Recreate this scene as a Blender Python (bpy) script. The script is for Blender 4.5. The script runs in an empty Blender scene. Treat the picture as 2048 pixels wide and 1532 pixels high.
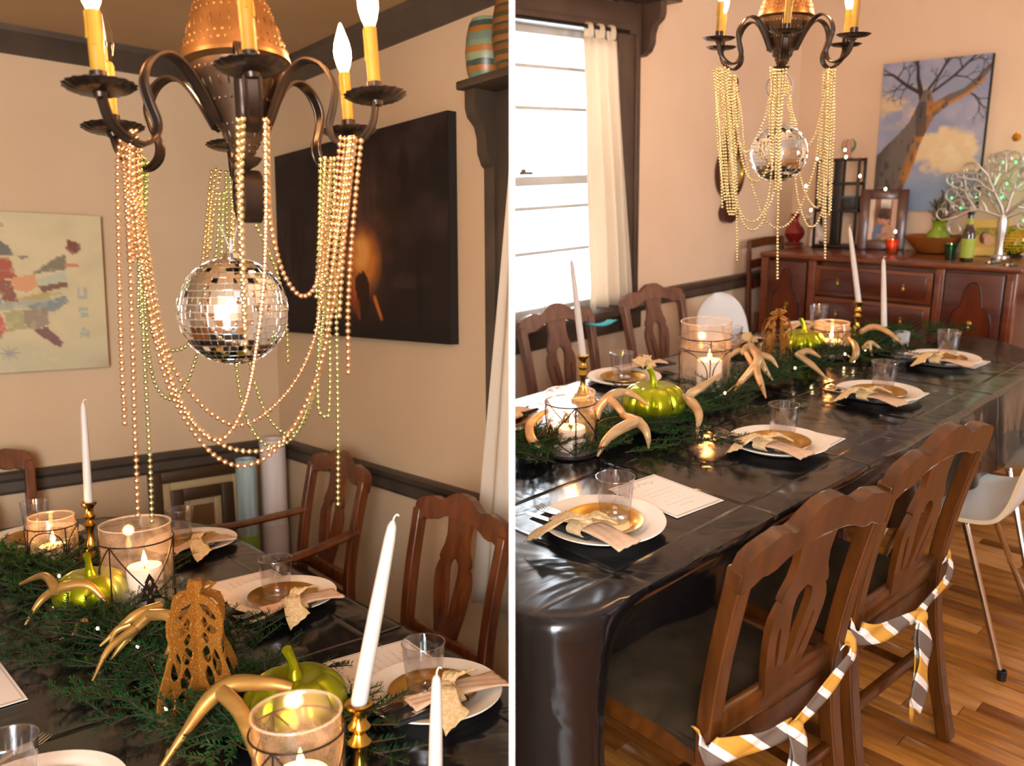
import bpy, bmesh, math, random
import numpy as np
from mathutils import Vector, Matrix, Quaternion
from mathutils.geometry import tessellate_polygon
random.seed(7); np.random.seed(7)
PI = math.pi
S = bpy.context.scene
COL = S.collection

# ------------------------------------------------------------------ camera, world, exposure
# Two rooms stand side by side with a thin partition wall between them: the diptych's two halves.
# RA / RB turn room axes into camera axes (x right, y down, z forward); the world is room B's frame.
FPX, PX, PY = 1670.0, 1024.0, 766.0
RA = np.array([[0.75013, -0.66127, -0.00411], [-0.07684, -0.08098, -0.99375], [0.65681, 0.74576, -0.11156]])
RB = np.array([[0.68039, 0.73246, -0.02404], [0.16703, -0.18693, -0.96807], [-0.71356, 0.65465, -0.24953]])
HA, HB = 1.48, 1.455
TZ = 0.72   # table top
cam_d = bpy.data.cameras.new('camera'); cam = bpy.data.objects.new('camera', cam_d); COL.objects.link(cam)
cam_d.sensor_width = 36.0; cam_d.lens = FPX / 2048 * 36.0; cam_d.clip_start = 0.02
_m = Matrix.Identity(4)
for i in range(3):
    _m[i][0] = RB[0][i]; _m[i][1] = -RB[1][i]; _m[i][2] = -RB[2][i]
_m[2][3] = HB
cam.matrix_world = _m
cam_d.dof.use_dof = True; cam_d.dof.focus_distance = 1.75; cam_d.dof.aperture_fstop = 4.0
S.camera = cam
W = bpy.data.worlds.new('world'); S.world = W; W.use_nodes = True
_bg = W.node_tree.nodes['Background']; _bg.inputs[0].default_value = (0.86, 0.93, 1.0, 1); _bg.inputs[1].default_value = 14
S.view_settings.view_transform = 'Standard'; S.view_settings.look = 'None'
S.view_settings.exposure = 0.0; S.view_settings.gamma = 1.0; S.view_settings.use_curve_mapping = False
try:
    cy = S.cycles; cy.max_bounces = 6; cy.diffuse_bounces = 3; cy.glossy_bounces = 4; cy.transmission_bounces = 4; cy.transparent_max_bounces = 14; cy.caustics_reflective = False; cy.caustics_refractive = False; cy.sample_clamp_indirect = 6.0; cy.use_adaptive_sampling = True; cy.adaptive_threshold = 0.045
except Exception: pass
MA = Matrix.Translation((0, 0, HB)) @ Matrix((RB.T @ RA).tolist()).to_4x4() @ Matrix.Translation((0, 0, -HA))

def area(name, M, loc, aim, sx, sy, power, color):
    """rectangular fill lamp, added behind the camera to brighten a room"""
    ld = bpy.data.lights.new(name, 'AREA'); ld.shape = 'RECTANGLE'; ld.size = sx; ld.size_y = sy; ld.energy = power; ld.color = color
    o = bpy.data.objects.new(name, ld); COL.objects.link(o); d = Vector(aim) - Vector(loc)
    o.matrix_world = M @ Matrix.Translation(loc) @ d.to_track_quat('-Z', 'Y').to_matrix().to_4x4()
area('fill_left_room', MA, (-1.2, -1.0, 1.7), (0.6, 2.6, 1.0), 1.4, 1.5, 60.0, (0.96, 0.97, 1.0))  # added fill lamp behind the camera, where no window is built
area('fill_right_room', Matrix.Identity(4), (0.9, -0.9, 1.8), (-1.6, 2.8, 0.8), 1.2, 1.5, 82.0, (0.9, 0.95, 1.0))  # added fill for the other room, likewise out of view

ROOM = 'A'
MEMBERS = {'A': [], 'B': [], 'N': []}
def room(r):
    global ROOM
    ROOM = r
def _ray(x, y):
    R = RA if ROOM == 'A' else RB
    return R.T @ np.array([(x - PX) / FPX, (y - PY) / FPX, 1.0])
def _H(): return HA if ROOM == 'A' else HB
def pz(x, y, z=0.72):
    d = _ray(x, y); t = (z - _H()) / d[2]; return Vector((d[0] * t, d[1] * t, z))
def pX(x, y, X):
    d = _ray(x, y); t = X / d[0]; return Vector((X, d[1] * t, _H() + d[2] * t))
def pY(x, y, Y):
    d = _ray(x, y); t = Y / d[1]; return Vector((d[0] * t, Y, _H() + d[2] * t))
def pD(x, y, D):
    d = _ray(x, y); return Vector((d[0] * D, d[1] * D, _H() + d[2] * D))
def depth(p):
    R = RA if ROOM == 'A' else RB
    return float(R[2] @ (np.array(p) - np.array([0, 0, _H()])))

# ------------------------------------------------------------------ materials
def lin(c):
    if isinstance(c, str):
        c = [int(c[i:i + 2], 16) / 255 for i in (1, 3, 5)]
    return [x / 12.92 if x <= 0.04045 else ((x + 0.055) / 1.055) ** 2.4 for x in c]
MATS = {}
def mat(name, color='#808080', rough=0.5, metal=0.0, color2=None, nscale=8.0, stretch=(1, 1, 1), bump=0.0, bscale=40.0,
        trans=0.0, coat=0.0, emit=None, estr=0.0, spec=0.5, sheen=0.0, detail=4.0, lo=0.35, hi=0.65, ior=1.45, sss=0.0):
    if name in MATS: return MATS[name]
    m = bpy.data.materials.new(name); m.use_nodes = True; nt = m.node_tree; b = nt.nodes['Principled BSDF']
    c = lin(color) + [1]
    b.inputs['Base Color'].default_value = c; b.inputs['Roughness'].default_value = rough; b.inputs['Metallic'].default_value = metal
    b.inputs['Specular IOR Level'].default_value = spec; b.inputs['IOR'].default_value = ior
    b.inputs['Transmission Weight'].default_value = trans; b.inputs['Coat Weight'].default_value = coat; b.inputs['Coat Roughness'].default_value = 0.15
    if sheen: b.inputs['Sheen Weight'].default_value = sheen
    if sss:
        b.inputs['Subsurface Weight'].default_value = sss; b.inputs['Subsurface Radius'].default_value = (0.02, 0.012, 0.006)
    if emit: b.inputs['Emission Color'].default_value = lin(emit) + [1]; b.inputs['Emission Strength'].default_value = estr
    if color2 or bump:
        tc = nt.nodes.new('ShaderNodeTexCoord'); mp = nt.nodes.new('ShaderNodeMapping'); mp.inputs['Scale'].default_value = stretch
        nt.links.new(tc.outputs['Object'], mp.inputs['Vector'])
    if color2:
        n = nt.nodes.new('ShaderNodeTexNoise'); n.inputs['Scale'].default_value = nscale; n.inputs['Detail'].default_value = detail
        r = nt.nodes.new('ShaderNodeValToRGB'); r.color_ramp.elements[0].position = lo; r.color_ramp.elements[1].position = hi
        r.color_ramp.elements[0].color = c; r.color_ramp.elements[1].color = lin(color2) + [1]
        nt.links.new(mp.outputs[0], n.inputs['Vector']); nt.links.new(n.outputs['Fac'], r.inputs['Fac']); nt.links.new(r.outputs['Color'], b.inputs['Base Color'])
    if bump:
        n2 = nt.nodes.new('ShaderNodeTexNoise'); n2.inputs['Scale'].default_value = bscale; n2.inputs['Detail'].default_value = 3
        bp = nt.nodes.new('ShaderNodeBump'); bp.inputs['Strength'].default_value = bump; bp.inputs['Distance'].default_value = 0.01
        nt.links.new(mp.outputs[0], n2.inputs['Vector']); nt.links.new(n2.outputs['Fac'], bp.inputs['Height']); nt.links.new(bp.outputs[0], b.inputs['Normal'])
    MATS[name] = m
    return m
def mat_emit(name, color, strength):
    if name in MATS: return MATS[name]
    m = bpy.data.materials.new(name); m.use_nodes = True; nt = m.node_tree; nt.nodes.clear()
    o = nt.nodes.new('ShaderNodeOutputMaterial'); e = nt.nodes.new('ShaderNodeEmission')
    e.inputs[0].default_value = lin(color) + [1]; e.inputs[1].default_value = strength
    nt.links.new(e.outputs[0], o.inputs[0]); MATS[name] = m
    return m
def mat_thin(name, tint='#ffffff', rough=0.03, body=0.0, bodycol='#ffffff', ior=1.45, mottled=0.0, mscale=30.0, refl=0.05):
    """thin clear wall: a sheet that lets light straight through, with a reflection and, if body, some milkiness"""
    if name in MATS: return MATS[name]
    m = bpy.data.materials.new(name); m.use_nodes = True; nt = m.node_tree; nt.nodes.clear()
    o = nt.nodes.new('ShaderNodeOutputMaterial'); t = nt.nodes.new('ShaderNodeBsdfTransparent'); g = nt.nodes.new('ShaderNodeBsdfGlossy')
    lw = nt.nodes.new('ShaderNodeLayerWeight'); lw.inputs[0].default_value = 0.5; pw = nt.nodes.new('ShaderNodeMath'); pw.operation = 'POWER'; pw.inputs[1].default_value = 4.0; f = nt.nodes.new('ShaderNodeMapRange'); mx = nt.nodes.new('ShaderNodeMixShader')
    t.inputs[0].default_value = lin(tint) + [1]; g.inputs['Roughness'].default_value = rough; f.inputs[3].default_value = refl; f.inputs[4].default_value = 0.9
    nt.links.new(lw.outputs['Facing'], pw.inputs[0]); nt.links.new(pw.outputs[0], f.inputs[0])
    base = t.outputs[0]
    if body:
        d = nt.nodes.new('ShaderNodeBsdfDiffuse'); d.inputs[0].default_value = lin(bodycol) + [1]; tr = nt.nodes.new('ShaderNodeBsdfTranslucent'); tr.inputs[0].default_value = lin(bodycol) + [1]
        ad = nt.nodes.new('ShaderNodeMixShader'); ad.inputs[0].default_value = 0.5; nt.links.new(d.outputs[0], ad.inputs[1]); nt.links.new(tr.outputs[0], ad.inputs[2])
        m2 = nt.nodes.new('ShaderNodeMixShader'); m2.inputs[0].default_value = body
        if mottled:
            tc = nt.nodes.new('ShaderNodeTexCoord'); n = nt.nodes.new('ShaderNodeTexNoise'); n.inputs['Scale'].default_value = mscale; n.inputs['Detail'].default_value = 14
            r = nt.nodes.new('ShaderNodeMapRange'); r.inputs[1].default_value = 0.35; r.inputs[2].default_value = 0.7; r.inputs[3].default_value = body * (1 - mottled); r.inputs[4].default_value = min(1, body * (1 + mottled))
            nt.links.new(tc.outputs['Object'], n.inputs['Vector']); nt.links.new(n.outputs['Fac'], r.inputs[0]); nt.links.new(r.outputs[0], m2.inputs[0])
        nt.links.new(base, m2.inputs[1]); nt.links.new(ad.outputs[0], m2.inputs[2]); base = m2.outputs[0]
    nt.links.new(f.outputs[0], mx.inputs[0]); nt.links.new(base, mx.inputs[1]); nt.links.new(g.outputs[0], mx.inputs[2]); nt.links.new(mx.outputs[0], o.inputs[0])
    MATS[name] = m
    return m
def mat_vcol(name, rough=0.7, spec=0.3):
    if name in MATS: return MATS[name]
    m = bpy.data.materials.new(name); m.use_nodes = True; nt = m.node_tree; b = nt.nodes['Principled BSDF']
    a = nt.nodes.new('ShaderNodeVertexColor'); a.layer_name = 'Col'; b.inputs['Roughness'].default_value = rough; b.inputs['Specular IOR Level'].default_value = spec
    nt.links.new(a.outputs['Color'], b.inputs['Base Color']); MATS[name] = m
    return m

# ------------------------------------------------------------------ mesh builder
class MB:
    def __init__(s): s.v = []; s.f = []; s.mi = []
    def add(s, vs, fs, M=None, mi=0):
        b = len(s.v)
        if M is not None: vs = [M @ Vector(p) for p in vs]
        s.v.extend([tuple(p) for p in vs]); s.f.extend([tuple(b + i for i in f) for f in fs]); s.mi.extend([mi] * len(fs))
        return s
    def box(s, c, d, M=None, mi=0, ch=0.0):
        x, y, z = [k / 2 for k in d]
        if ch:   # chamfered box
            bm = bmesh.new(); bmesh.ops.create_cube(bm, size=1.0)
            for v in bm.verts: v.co = Vector((v.co.x * d[0] + c[0], v.co.y * d[1] + c[1], v.co.z * d[2] + c[2]))
            bmesh.ops.bevel(bm, geom=list(bm.edges), offset=ch, segments=2, affect='EDGES', profile=0.5)
            bm.verts.index_update(); s.add([v.co.copy() for v in bm.verts], [[v.index for v in f.verts] for f in bm.faces], M, mi); bm.free(); return s
        vs = [(c[0] + a * x, c[1] + b * y, c[2] + e * z) for a in (-1, 1) for b in (-1, 1) for e in (-1, 1)]
        return s.add(vs, [(0, 1, 3, 2), (4, 6, 7, 5), (0, 4, 5, 1), (2, 3, 7, 6), (0, 2, 6, 4), (1, 5, 7, 3)], M, mi)
    def tube(s, pts, r, n=8, cap=True, closed=False, M=None, mi=0, flat=1.0, up=None):
        pts = [Vector(p) for p in pts]; k = len(pts)
        rs = r if isinstance(r, (list, tuple)) else [r] * k
        vs = []; prev = None
        for i in range(k):
            if closed: t = pts[(i + 1) % k] - pts[i - 1]
            else: t = pts[min(i + 1, k - 1)] - pts[max(i - 1, 0)]
            t = t.normalized() if t.length > 1e-9 else Vector((0, 0, 1))
            if up is not None:
                a = Vector(up); a = (a - t * a.dot(t)); a = a.normalized() if a.length > 1e-6 else t.orthogonal().normalized()
            elif prev is None: a = t.orthogonal().normalized()
            else:
                a = prev - t * prev.dot(t); a = a.normalized() if a.length > 1e-6 else t.orthogonal().normalized()
            prev = a; b = t.cross(a)
            for j in range(n):
                th = 2 * PI * j / n
                vs.append(pts[i] + (a * math.cos(th) * flat + b * math.sin(th)) * rs[i])
        fs = []
        for i in range(k if closed else k - 1):
            i2 = (i + 1) % k
            for j in range(n):
                fs.append((i * n + j, i * n + (j + 1) % n, i2 * n + (j + 1) % n, i2 * n + j))
        if cap and not closed:
            fs.append(tuple(range(n - 1, -1, -1))); fs.append(tuple((k - 1) * n + j for j in range(n)))
        return s.add(vs, fs, M, mi)
    def band(s, pts, w, t, side, M=None, mi=0, closed=False):
        """rectangular strip swept along pts; w along the side vector, t across"""
        pts = [Vector(p) for p in pts]; k = len(pts); side = Vector(side).normalized(); vs = []; fs = []
        for i in range(k):
            d = (pts[(i + 1) % k] - pts[i - 1]) if closed else (pts[min(i + 1, k - 1)] - pts[max(i - 1, 0)])
            d.normalize(); n = d.cross(side).normalized()
            for a, b in ((-1, -1), (1, -1), (1, 1), (-1, 1)): vs.append(pts[i] + side * a * w / 2 + n * b * t / 2)
        for i in range(k if closed else k - 1):
            i2 = (i + 1) % k
            for j in range(4): fs.append((i * 4 + j, i * 4 + (j + 1) % 4, i2 * 4 + (j + 1) % 4, i2 * 4 + j))
        if not closed: fs += [(3, 2, 1, 0), tuple((k - 1) * 4 + j for j in range(4))]
        return s.add(vs, fs, M, mi)
    def lathe(s, prof, n=24, M=None, mi=0, rib=None, twist=0.0):
        """prof: [(r, z)]; rib(theta, r, z) -> radius factor"""
        vs = []; fs = []; k = len(prof)
        for i, (r, z) in enumerate(prof):
            for j in range(n):
                th = 2 * PI * j / n; q = r * (rib(th, i / max(1, k - 1), z) if rib else 1)
                vs.append((q * math.cos(th), q * math.sin(th), z))
        for i in range(k - 1):
            for j in range(n):
                a, b, c, d = i * n + j, i * n + (j + 1) % n, (i + 1) * n + (j + 1) % n, (i + 1) * n + j
                fs.append((a, b, c, d))
        if prof[0][0] < 1e-4 or True:
            pass
        return s.add(vs, fs, M, mi)
    def prism(s, outer, holes=(), t=0.01, M=None, mi=0):
        """outline (x, y) with holes, extruded to +-t/2 in z"""
        loops = [[Vector((p[0], p[1], 0)) for p in outer]] + [[Vector((p[0], p[1], 0)) for p in h] for h in holes]
        flat = [p for l in loops for p in l]; tri = tessellate_polygon(loops); n = len(flat)
        vs = [(p.x, p.y, t / 2) for p in flat] + [(p.x, p.y, -t / 2) for p in flat]; fs = []
        for a, b, c in tri:
            nz = (flat[b] - flat[a]).cross(flat[c] - flat[a]).z
            if nz < 0: a, c = c, a
            fs.append((a, b, c)); fs.append((c + n, b + n, a + n))
        o = 0
        for li, l in enumerate(loops):
            m = len(l); area = sum(l[i].x * l[(i + 1) % m].y - l[(i + 1) % m].x * l[i].y for i in range(m)); flip = (area > 0) == (li > 0)
            for i in range(m):
                a, b = o + i, o + (i + 1) % m
                fs.append((b, a, a + n, b + n) if flip else (a, b, b + n, a + n)[::-1])
            o += m
        return s.add(vs, fs, M, mi)
    def sphere(s, c, r, nu=12, nv=8, M=None, mi=0):
        r3 = r if isinstance(r, (tuple, list)) else (r, r, r); vs = [(c[0], c[1], c[2] + r3[2])]; fs = []
        for i in range(1, nv):
            ph = PI * i / nv
            for j in range(nu):
                th = 2 * PI * j / nu; vs.append((c[0] + r3[0] * math.sin(ph) * math.cos(th), c[1] + r3[1] * math.sin(ph) * math.sin(th), c[2] + r3[2] * math.cos(ph)))
        vs.append((c[0], c[1], c[2] - r3[2])); L = len(vs) - 1
        for j in range(nu):
            fs.append((0, 1 + j, 1 + (j + 1) % nu)); fs.append((L, L - nu + (j + 1) % nu, L - nu + j))
        for i in range(nv - 2):
            for j in range(nu):
                a = 1 + i * nu; b = a + nu; fs.append((a + j, b + j, b + (j + 1) % nu, a + (j + 1) % nu))
        return s.add(vs, fs, M, mi)
    def grid(s, fn, nu, nv, M=None, mi=0):
        vs = [fn(i / nu, j / nv) for j in range(nv + 1) for i in range(nu + 1)]
        fs = [(j * (nu + 1) + i, j * (nu + 1) + i + 1, (j + 1) * (nu + 1) + i + 1, (j + 1) * (nu + 1) + i) for j in range(nv) for i in range(nu)]
        return s.add(vs, fs, M, mi)
    def mesh(s, name, mats, angle=35, flat=False):
        me = bpy.data.meshes.new(name); me.from_pydata(s.v, [], s.f)
        for m in (mats if isinstance(mats, (list, tuple)) else [mats]): me.materials.append(m)
        if max(s.mi, default=0): me.polygons.foreach_set('material_index', s.mi)
        if not flat:
            me.polygons.foreach_set('use_smooth', [True] * len(me.polygons)); me.set_sharp_from_angle(angle=math.radians(angle))
        me.update(); return me
    def build(s, name, mats, parent=None, loc=None, rot=None, angle=35, flat=False, bevel=0.0):
        o = bpy.data.objects.new(name, s.mesh(name, mats, angle, flat)); COL.objects.link(o)
        if parent is not None: o.parent = parent
        else: MEMBERS[ROOM].append(o)
        if loc is not None: o.location = loc
        if rot is not None: o.rotation_euler = rot
        if bevel:
            b = o.modifiers.new('edge', 'BEVEL'); b.width = bevel; b.segments = 2; b.limit_method = 'ANGLE'; b.angle_limit = math.radians(40)
        return o
def thing(name, label, cat, loc=(0, 0, 0), rz=0.0, group=None, kind=None):
    o = bpy.data.objects.new(name, None); COL.objects.link(o); o.empty_display_size = 0.05
    o.location = loc; o.rotation_euler = (0, 0, rz); MEMBERS[ROOM].append(o)
    return tag(o, label, cat, group, kind)
def tag(o, label=None, cat=None, group=None, kind=None):
    if label: o['label'] = label
    if cat: o['category'] = cat
    if group: o['group'] = group
    if kind: o['kind'] = kind
    return o
def struct(o, label=None):
    o['kind'] = 'structure'
    if label: o['label'] = label
    return o
def dup(root, loc=None, rz=None, label=None, group=None):
    r = root.copy(); COL.objects.link(r); MEMBERS[ROOM].append(r)
    if loc is not None: r.location = loc
    if rz is not None: r.rotation_euler = (0, 0, rz)
    if label: r['label'] = label
    if group: r['group'] = group
    for ch in list(root.children):
        c = ch.copy(); COL.objects.link(c); c.parent = r
        for g in list(ch.children):
            d = g.copy(); COL.objects.link(d); d.parent = c
    return r
def inst(name, me, parent, M):
    o = bpy.data.objects.new(name, me); COL.objects.link(o); o.parent = parent; o.matrix_local = M
    return o
def spline(pts, n=8):
    """Catmull-Rom through pts; n samples a span"""
    P = [Vector(p) for p in pts]; out = []
    for i in range(len(P) - 1):
        p0 = P[i - 1] if i else P[0] * 2 - P[1]; p1, p2 = P[i], P[i + 1]; p3 = P[i + 2] if i + 2 < len(P) else P[-1] * 2 - P[-2]
        for k in range(n):
            t = k / n; out.append(0.5 * ((2 * p1) + (p2 - p0) * t + (2 * p0 - 5 * p1 + 4 * p2 - p3) * t * t + (3 * p1 - p0 - 3 * p2 + p3) * t ** 3))
    out.append(P[-1]); return out
def interp(v, n):
    """values at the samples spline(n) takes"""
    out = []
    for i in range(len(v) - 1):
        for k in range(n): out.append(v[i] + (v[i + 1] - v[i]) * k / n)
    out.append(v[-1]); return out
def mirror(half):
    """half outline with x >= 0, from top to bottom, to a closed outline"""
    return [(x, y) for x, y in half] + [(-x, y) for x, y in reversed(half) if x > 1e-6]
def blob(cx, cy, rx, ry, rot=0.0, n=12, tip=0.0):
    """ellipse or, with tip, a teardrop pointing along +y before turning"""
    out = []
    for i in range(n):
        a = 2 * PI * i / n; x = rx * math.cos(a); y = ry * math.sin(a)
        if tip: x *= 1 - tip * max(0, math.sin(a)) ** 1.0
        out.append((cx + x * math.cos(rot) - y * math.sin(rot), cy + x * math.sin(rot) + y * math.cos(rot)))
    return out
def Rz(a): return Matrix.Rotation(a, 4, 'Z')
def Rx(a): return Matrix.Rotation(a, 4, 'X')
def Ry(a): return Matrix.Rotation(a, 4, 'Y')
def T(*p): return Matrix.Translation(p if len(p) == 3 else p[0])

# ------------------------------------------------------------------ painted pictures (flat print as vertex colours on a real canvas)
def vnoise(x, y, sc, seed=0):
    rs = np.random.RandomState(seed); g = rs.rand(64, 64); X = x * sc + 3.7 * seed; Y = y * sc + 1.3 * seed
    xi = np.floor(X).astype(int); yi = np.floor(Y).astype(int); fx = X - xi; fy = Y - yi; fx = fx * fx * (3 - 2 * fx); fy = fy * fy * (3 - 2 * fy)
    q = lambda a, b: g[a % 64, b % 64]
    return (q(xi, yi) * (1 - fx) + q(xi + 1, yi) * fx) * (1 - fy) + (q(xi, yi + 1) * (1 - fx) + q(xi + 1, yi + 1) * fx) * fy
def fbm(x, y, sc, seed=0, o=4): return sum(vnoise(x, y, sc * 2 ** k, seed + k) * 0.5 ** (k + 1) for k in range(o)) / (1 - 0.5 ** o)
def seg_d(x, y, a, b):
    dx, dy = b[0] - a[0], b[1] - a[1]; t = np.clip(((x - a[0]) * dx + (y - a[1]) * dy) / (dx * dx + dy * dy + 1e-12), 0, 1)
    return np.hypot(x - a[0] - t * dx, y - a[1] - t * dy), t
def inpoly(x, y, P):
    r = np.zeros(x.shape, bool); n = len(P)
    for i in range(n):
        (x0, y0), (x1, y1) = P[i], P[(i + 1) % n]
        c = ((y0 > y) != (y1 > y)) & (x < (x1 - x0) * (y - y0) / (y1 - y0 + 1e-12) + x0); r ^= c
    return r
class Img:
    def __init__(s, nx, ny, asp=1.0):
        s.nx, s.ny = nx, ny; s.x, s.y = np.meshgrid(np.linspace(0, 1, nx), np.linspace(0, 1, ny)); s.c = np.zeros((ny, nx, 3)); s.asp = asp   # y = 0 at the top
    def fill(s, col, m=None):
        col = np.array(lin(col)); 
        if m is None: s.c[:] = col
        else:
            m = np.clip(m.astype(float), 0, 1)[..., None]; s.c = s.c * (1 - m) + col * m
    def line(s, a, b, w0, w1, col, soft=0.006):
        d, t = seg_d(s.x, s.y * s.asp, (a[0], a[1] * s.asp), (b[0], b[1] * s.asp)); w = w0 + (w1 - w0) * t
        s.fill(col, np.clip((w - d) / soft + 0.5, 0, 1))
    def poly(s, P, col, a=1.0): s.fill(col, inpoly(s.x, s.y, P) * a)
    def disc(s, cx, cy, rx, ry, col, a=1.0, soft=0.3):
        q = np.hypot((s.x - cx) / rx, (s.y - cy) / ry); s.fill(col, a * np.clip((1 - q) / soft + 0.5, 0, 1))
def picture(img, w, h, name, parent, M, m=None):
    """a printed face w by h in local XZ (x to the right, z up, facing -y)"""
    nx, ny = img.nx, img.ny; b = MB()
    vs = [((i / (nx - 1) - 0.5) * w, 0, (0.5 - j / (ny - 1)) * h) for j in range(ny) for i in range(nx)]
    fs = [(j * nx + i, (j + 1) * nx + i, (j + 1) * nx + i + 1, j * nx + i + 1) for j in range(ny - 1) for i in range(nx - 1)]
    b.add(vs, fs); me = b.mesh(name, m or mat_vcol('painted print'), flat=True)
    at = me.color_attributes.new('Col', 'FLOAT_COLOR', 'POINT'); c = np.ones((ny * nx, 4), np.float32); c[:, :3] = img.c.reshape(-1, 3); at.data.foreach_set('color', c.ravel())
    o = bpy.data.objects.new(name, me); COL.objects.link(o)
    if parent is not None: o.parent = parent
    else: MEMBERS[ROOM].append(o)
    o.matrix_local = M
    return o
# ------------------------------------------------------------------ shared materials
M_trim = mat('dark painted trim', '#4a3f33', 0.45, color2='#3c332a', nscale=6)
M_trimB = mat('dark painted trim by window', '#5a4638', 0.4, color2='#4a392e', nscale=6)
M_wallA = mat('beige plaster', '#c4a988', 0.85, color2='#c0a482', nscale=3, bump=0.05, bscale=90)
M_wallB = mat('peach plaster', '#ebc9a8', 0.85, color2='#e7c4a2', nscale=3, bump=0.05, bscale=90)
M_ceil = mat('tan ceiling plaster', '#b3966e', 0.9, color2='#ad9068', nscale=3, bump=0.05, bscale=60)
M_white = mat('white painted wall', '#f4f2ee', 0.7)
M_oak = mat('amber oak strip', '#b5752f', 0.32, color2='#8d551f', nscale=5, stretch=(1.2, 14, 14), bump=0.08, bscale=8, coat=0.3)
M_oak2 = mat('darker oak strip', '#925520', 0.34, color2='#6f3f17', nscale=5, stretch=(1.2, 14, 14), bump=0.08, bscale=8, coat=0.3)
M_oak3 = mat('pale oak strip', '#b87a38', 0.32, color2='#955c26', nscale=5, stretch=(1.2, 14, 14), bump=0.08, bscale=8, coat=0.3)
M_gap = mat('dark floor joint', '#2c180a', 0.8)

def moulding(name, a, b, z0, prof, mats, nrm, label=None):
    """profile [(out, up)] swept straight from a to b on a wall with outward normal nrm"""
    a = Vector((a[0], a[1], z0)); b = Vector((b[0], b[1], z0)); n = Vector((nrm[0], nrm[1], 0)); m = MB(); k = len(prof)
    vs = [p + n * o + Vector((0, 0, u)) for p in (a, b) for o, u in prof]
    fs = [(i, (i + 1) % k, k + (i + 1) % k, k + i) for i in range(k)] + [tuple(range(k))[::-1], tuple(range(k, 2 * k))]
    return struct(m.add(vs, fs).build(name, mats, angle=25), label)
CROWN = [(0, 0), (0.012, 0), (0.02, 0.012), (0.05, 0.05), (0.068, 0.066), (0.075, 0.085), (0, 0.085)]
RAIL = [(0, 0), (0.012, 0), (0.018, 0.012), (0.016, 0.045), (0.03, 0.06), (0.032, 0.078), (0.02, 0.085), (0, 0.085)]

# ------------------------------------------------------------------ room A (left half)
room('A')
AX, AY, AC = 1.68, 3.5, 2.405
struct(MB().box((AX + 0.06, 1.0, 1.2), (0.12, 5.24, 2.6)).build('wall_right', M_wallA), 'beige wall carrying the dark forest canvas')
struct(MB().box((-0.36, AY + 0.06, 1.2), (4.2, 0.12, 2.6)).build('wall_back', M_wallA), 'beige wall carrying the map canvas')
struct(MB().box((-0.3, 1.0, AC + 0.05), (4.1, 5.2, 0.1)).build('ceiling', M_ceil), 'tan ceiling above the left chandelier')
struct(MB().box((-0.3, 1.0, -0.05), (4.1, 5.2, 0.1)).build('floor', M_oak2), 'wooden floor under the left table')
struct(MB().box((-2.3, 1.0, 1.2), (0.12, 5.24, 2.6)).build('wall_left', M_wallA), 'beige side wall of the left room')
moulding('trim_1', (AX, -1.5), (AX, AY), AC - 0.085, CROWN, M_trim, (-1, 0), 'dark crown moulding above the forest canvas')
moulding('trim_2', (-2.2, AY), (AX, AY), AC - 0.085, CROWN, M_trim, (0, -1), 'dark crown moulding above the map canvas')
moulding('trim_3', (AX, 2.02), (AX, AY), 0.735, RAIL, M_trim, (-1, 0), 'dark chair rail behind the wooden chairs')
moulding('trim_4', (-2.2, AY), (AX, AY), 0.735, RAIL, M_trim, (0, -1), 'dark chair rail under the map canvas')
# window casing at the partition end of the right wall, with its bracketed shelf
m = MB().box((AX - 0.0125, 1.86, 1.3), (0.025, 0.27, 1.66), ch=0.004).box((AX - 0.03, 1.97, 1.3), (0.012, 0.045, 1.66), ch=0.003)
struct(m.build('window_1', M_trim), 'dark window casing beside the left room\'s curtain')
b = thing('shelf', 'dark wooden shelf on a scrolled bracket above the left room window', 'shelf', (AX, 1.95, 2.085))
MB().box((-0.065, -0.475, -0.012), (0.13, 1.06, 0.024), ch=0.004).build('board', M_trim, b)
prof = [(0, -0.024), (-0.14, -0.024), (-0.14, -0.075), (-0.13, -0.1), (-0.095, -0.125), (-0.082, -0.16), (-0.08, -0.2), (-0.06, -0.235), (-0.03, -0.252), (0, -0.255)]
MB().prism([(x, z) for x, z in prof], t=0.045, M=Matrix(((1, 0, 0, 0), (0, 0, 1, 0.02), (0, 1, 0, 0), (0, 0, 0, 1))) @ Matrix.Diagonal((0.76, 1, 1, 1))).build('bracket', M_trim, b)
# ------------------------------------------------------------------ room B (right half)
room('B')
BX, BY, BC = -2.71, 4.9, 2.42
WY0, WY1, WZ0, WZ1 = 1.2, 3.17, 0.78, 2.06        # the window opening
m = MB().box((BX - 0.06, (WY1 + BY + 0.12) / 2, 1.2), (0.12, BY + 0.12 - WY1, 2.6)).box((BX - 0.06, (WY0 + WY1) / 2, (WZ0 - 0.1) / 2), (0.12, WY1 - WY0, WZ0 + 0.1)).box((BX - 0.06, (WY0 + WY1) / 2, (WZ1 + 2.5) / 2), (0.12, WY1 - WY0, 2.5 - WZ1)).box((BX - 0.06, 0.1, 1.2), (0.12, 2.2, 2.6))
struct(m.build('wall_left', M_wallB), 'peach wall around the bright window')
struct(MB().box((-0.75, BY + 0.06, 1.2), (4.1, 0.12, 2.6)).build('wall_back', M_wallB), 'peach wall behind the sideboard')
m = MB()      # with an unseen opening added near the sideboard to let extra daylight in
for (y0, y1, z0, z1) in ((-1.2, 3.55, -0.1, 2.5), (4.45, 5.0, -0.1, 2.5), (3.55, 4.45, -0.1, 0.85), (3.55, 4.45, 2.0, 2.5)): m.box((1.3, (y0 + y1) / 2, (z0 + z1) / 2), (0.12, y1 - y0, z1 - z0))
struct(m.build('wall_right', M_wallB), 'peach wall facing the window')
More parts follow.
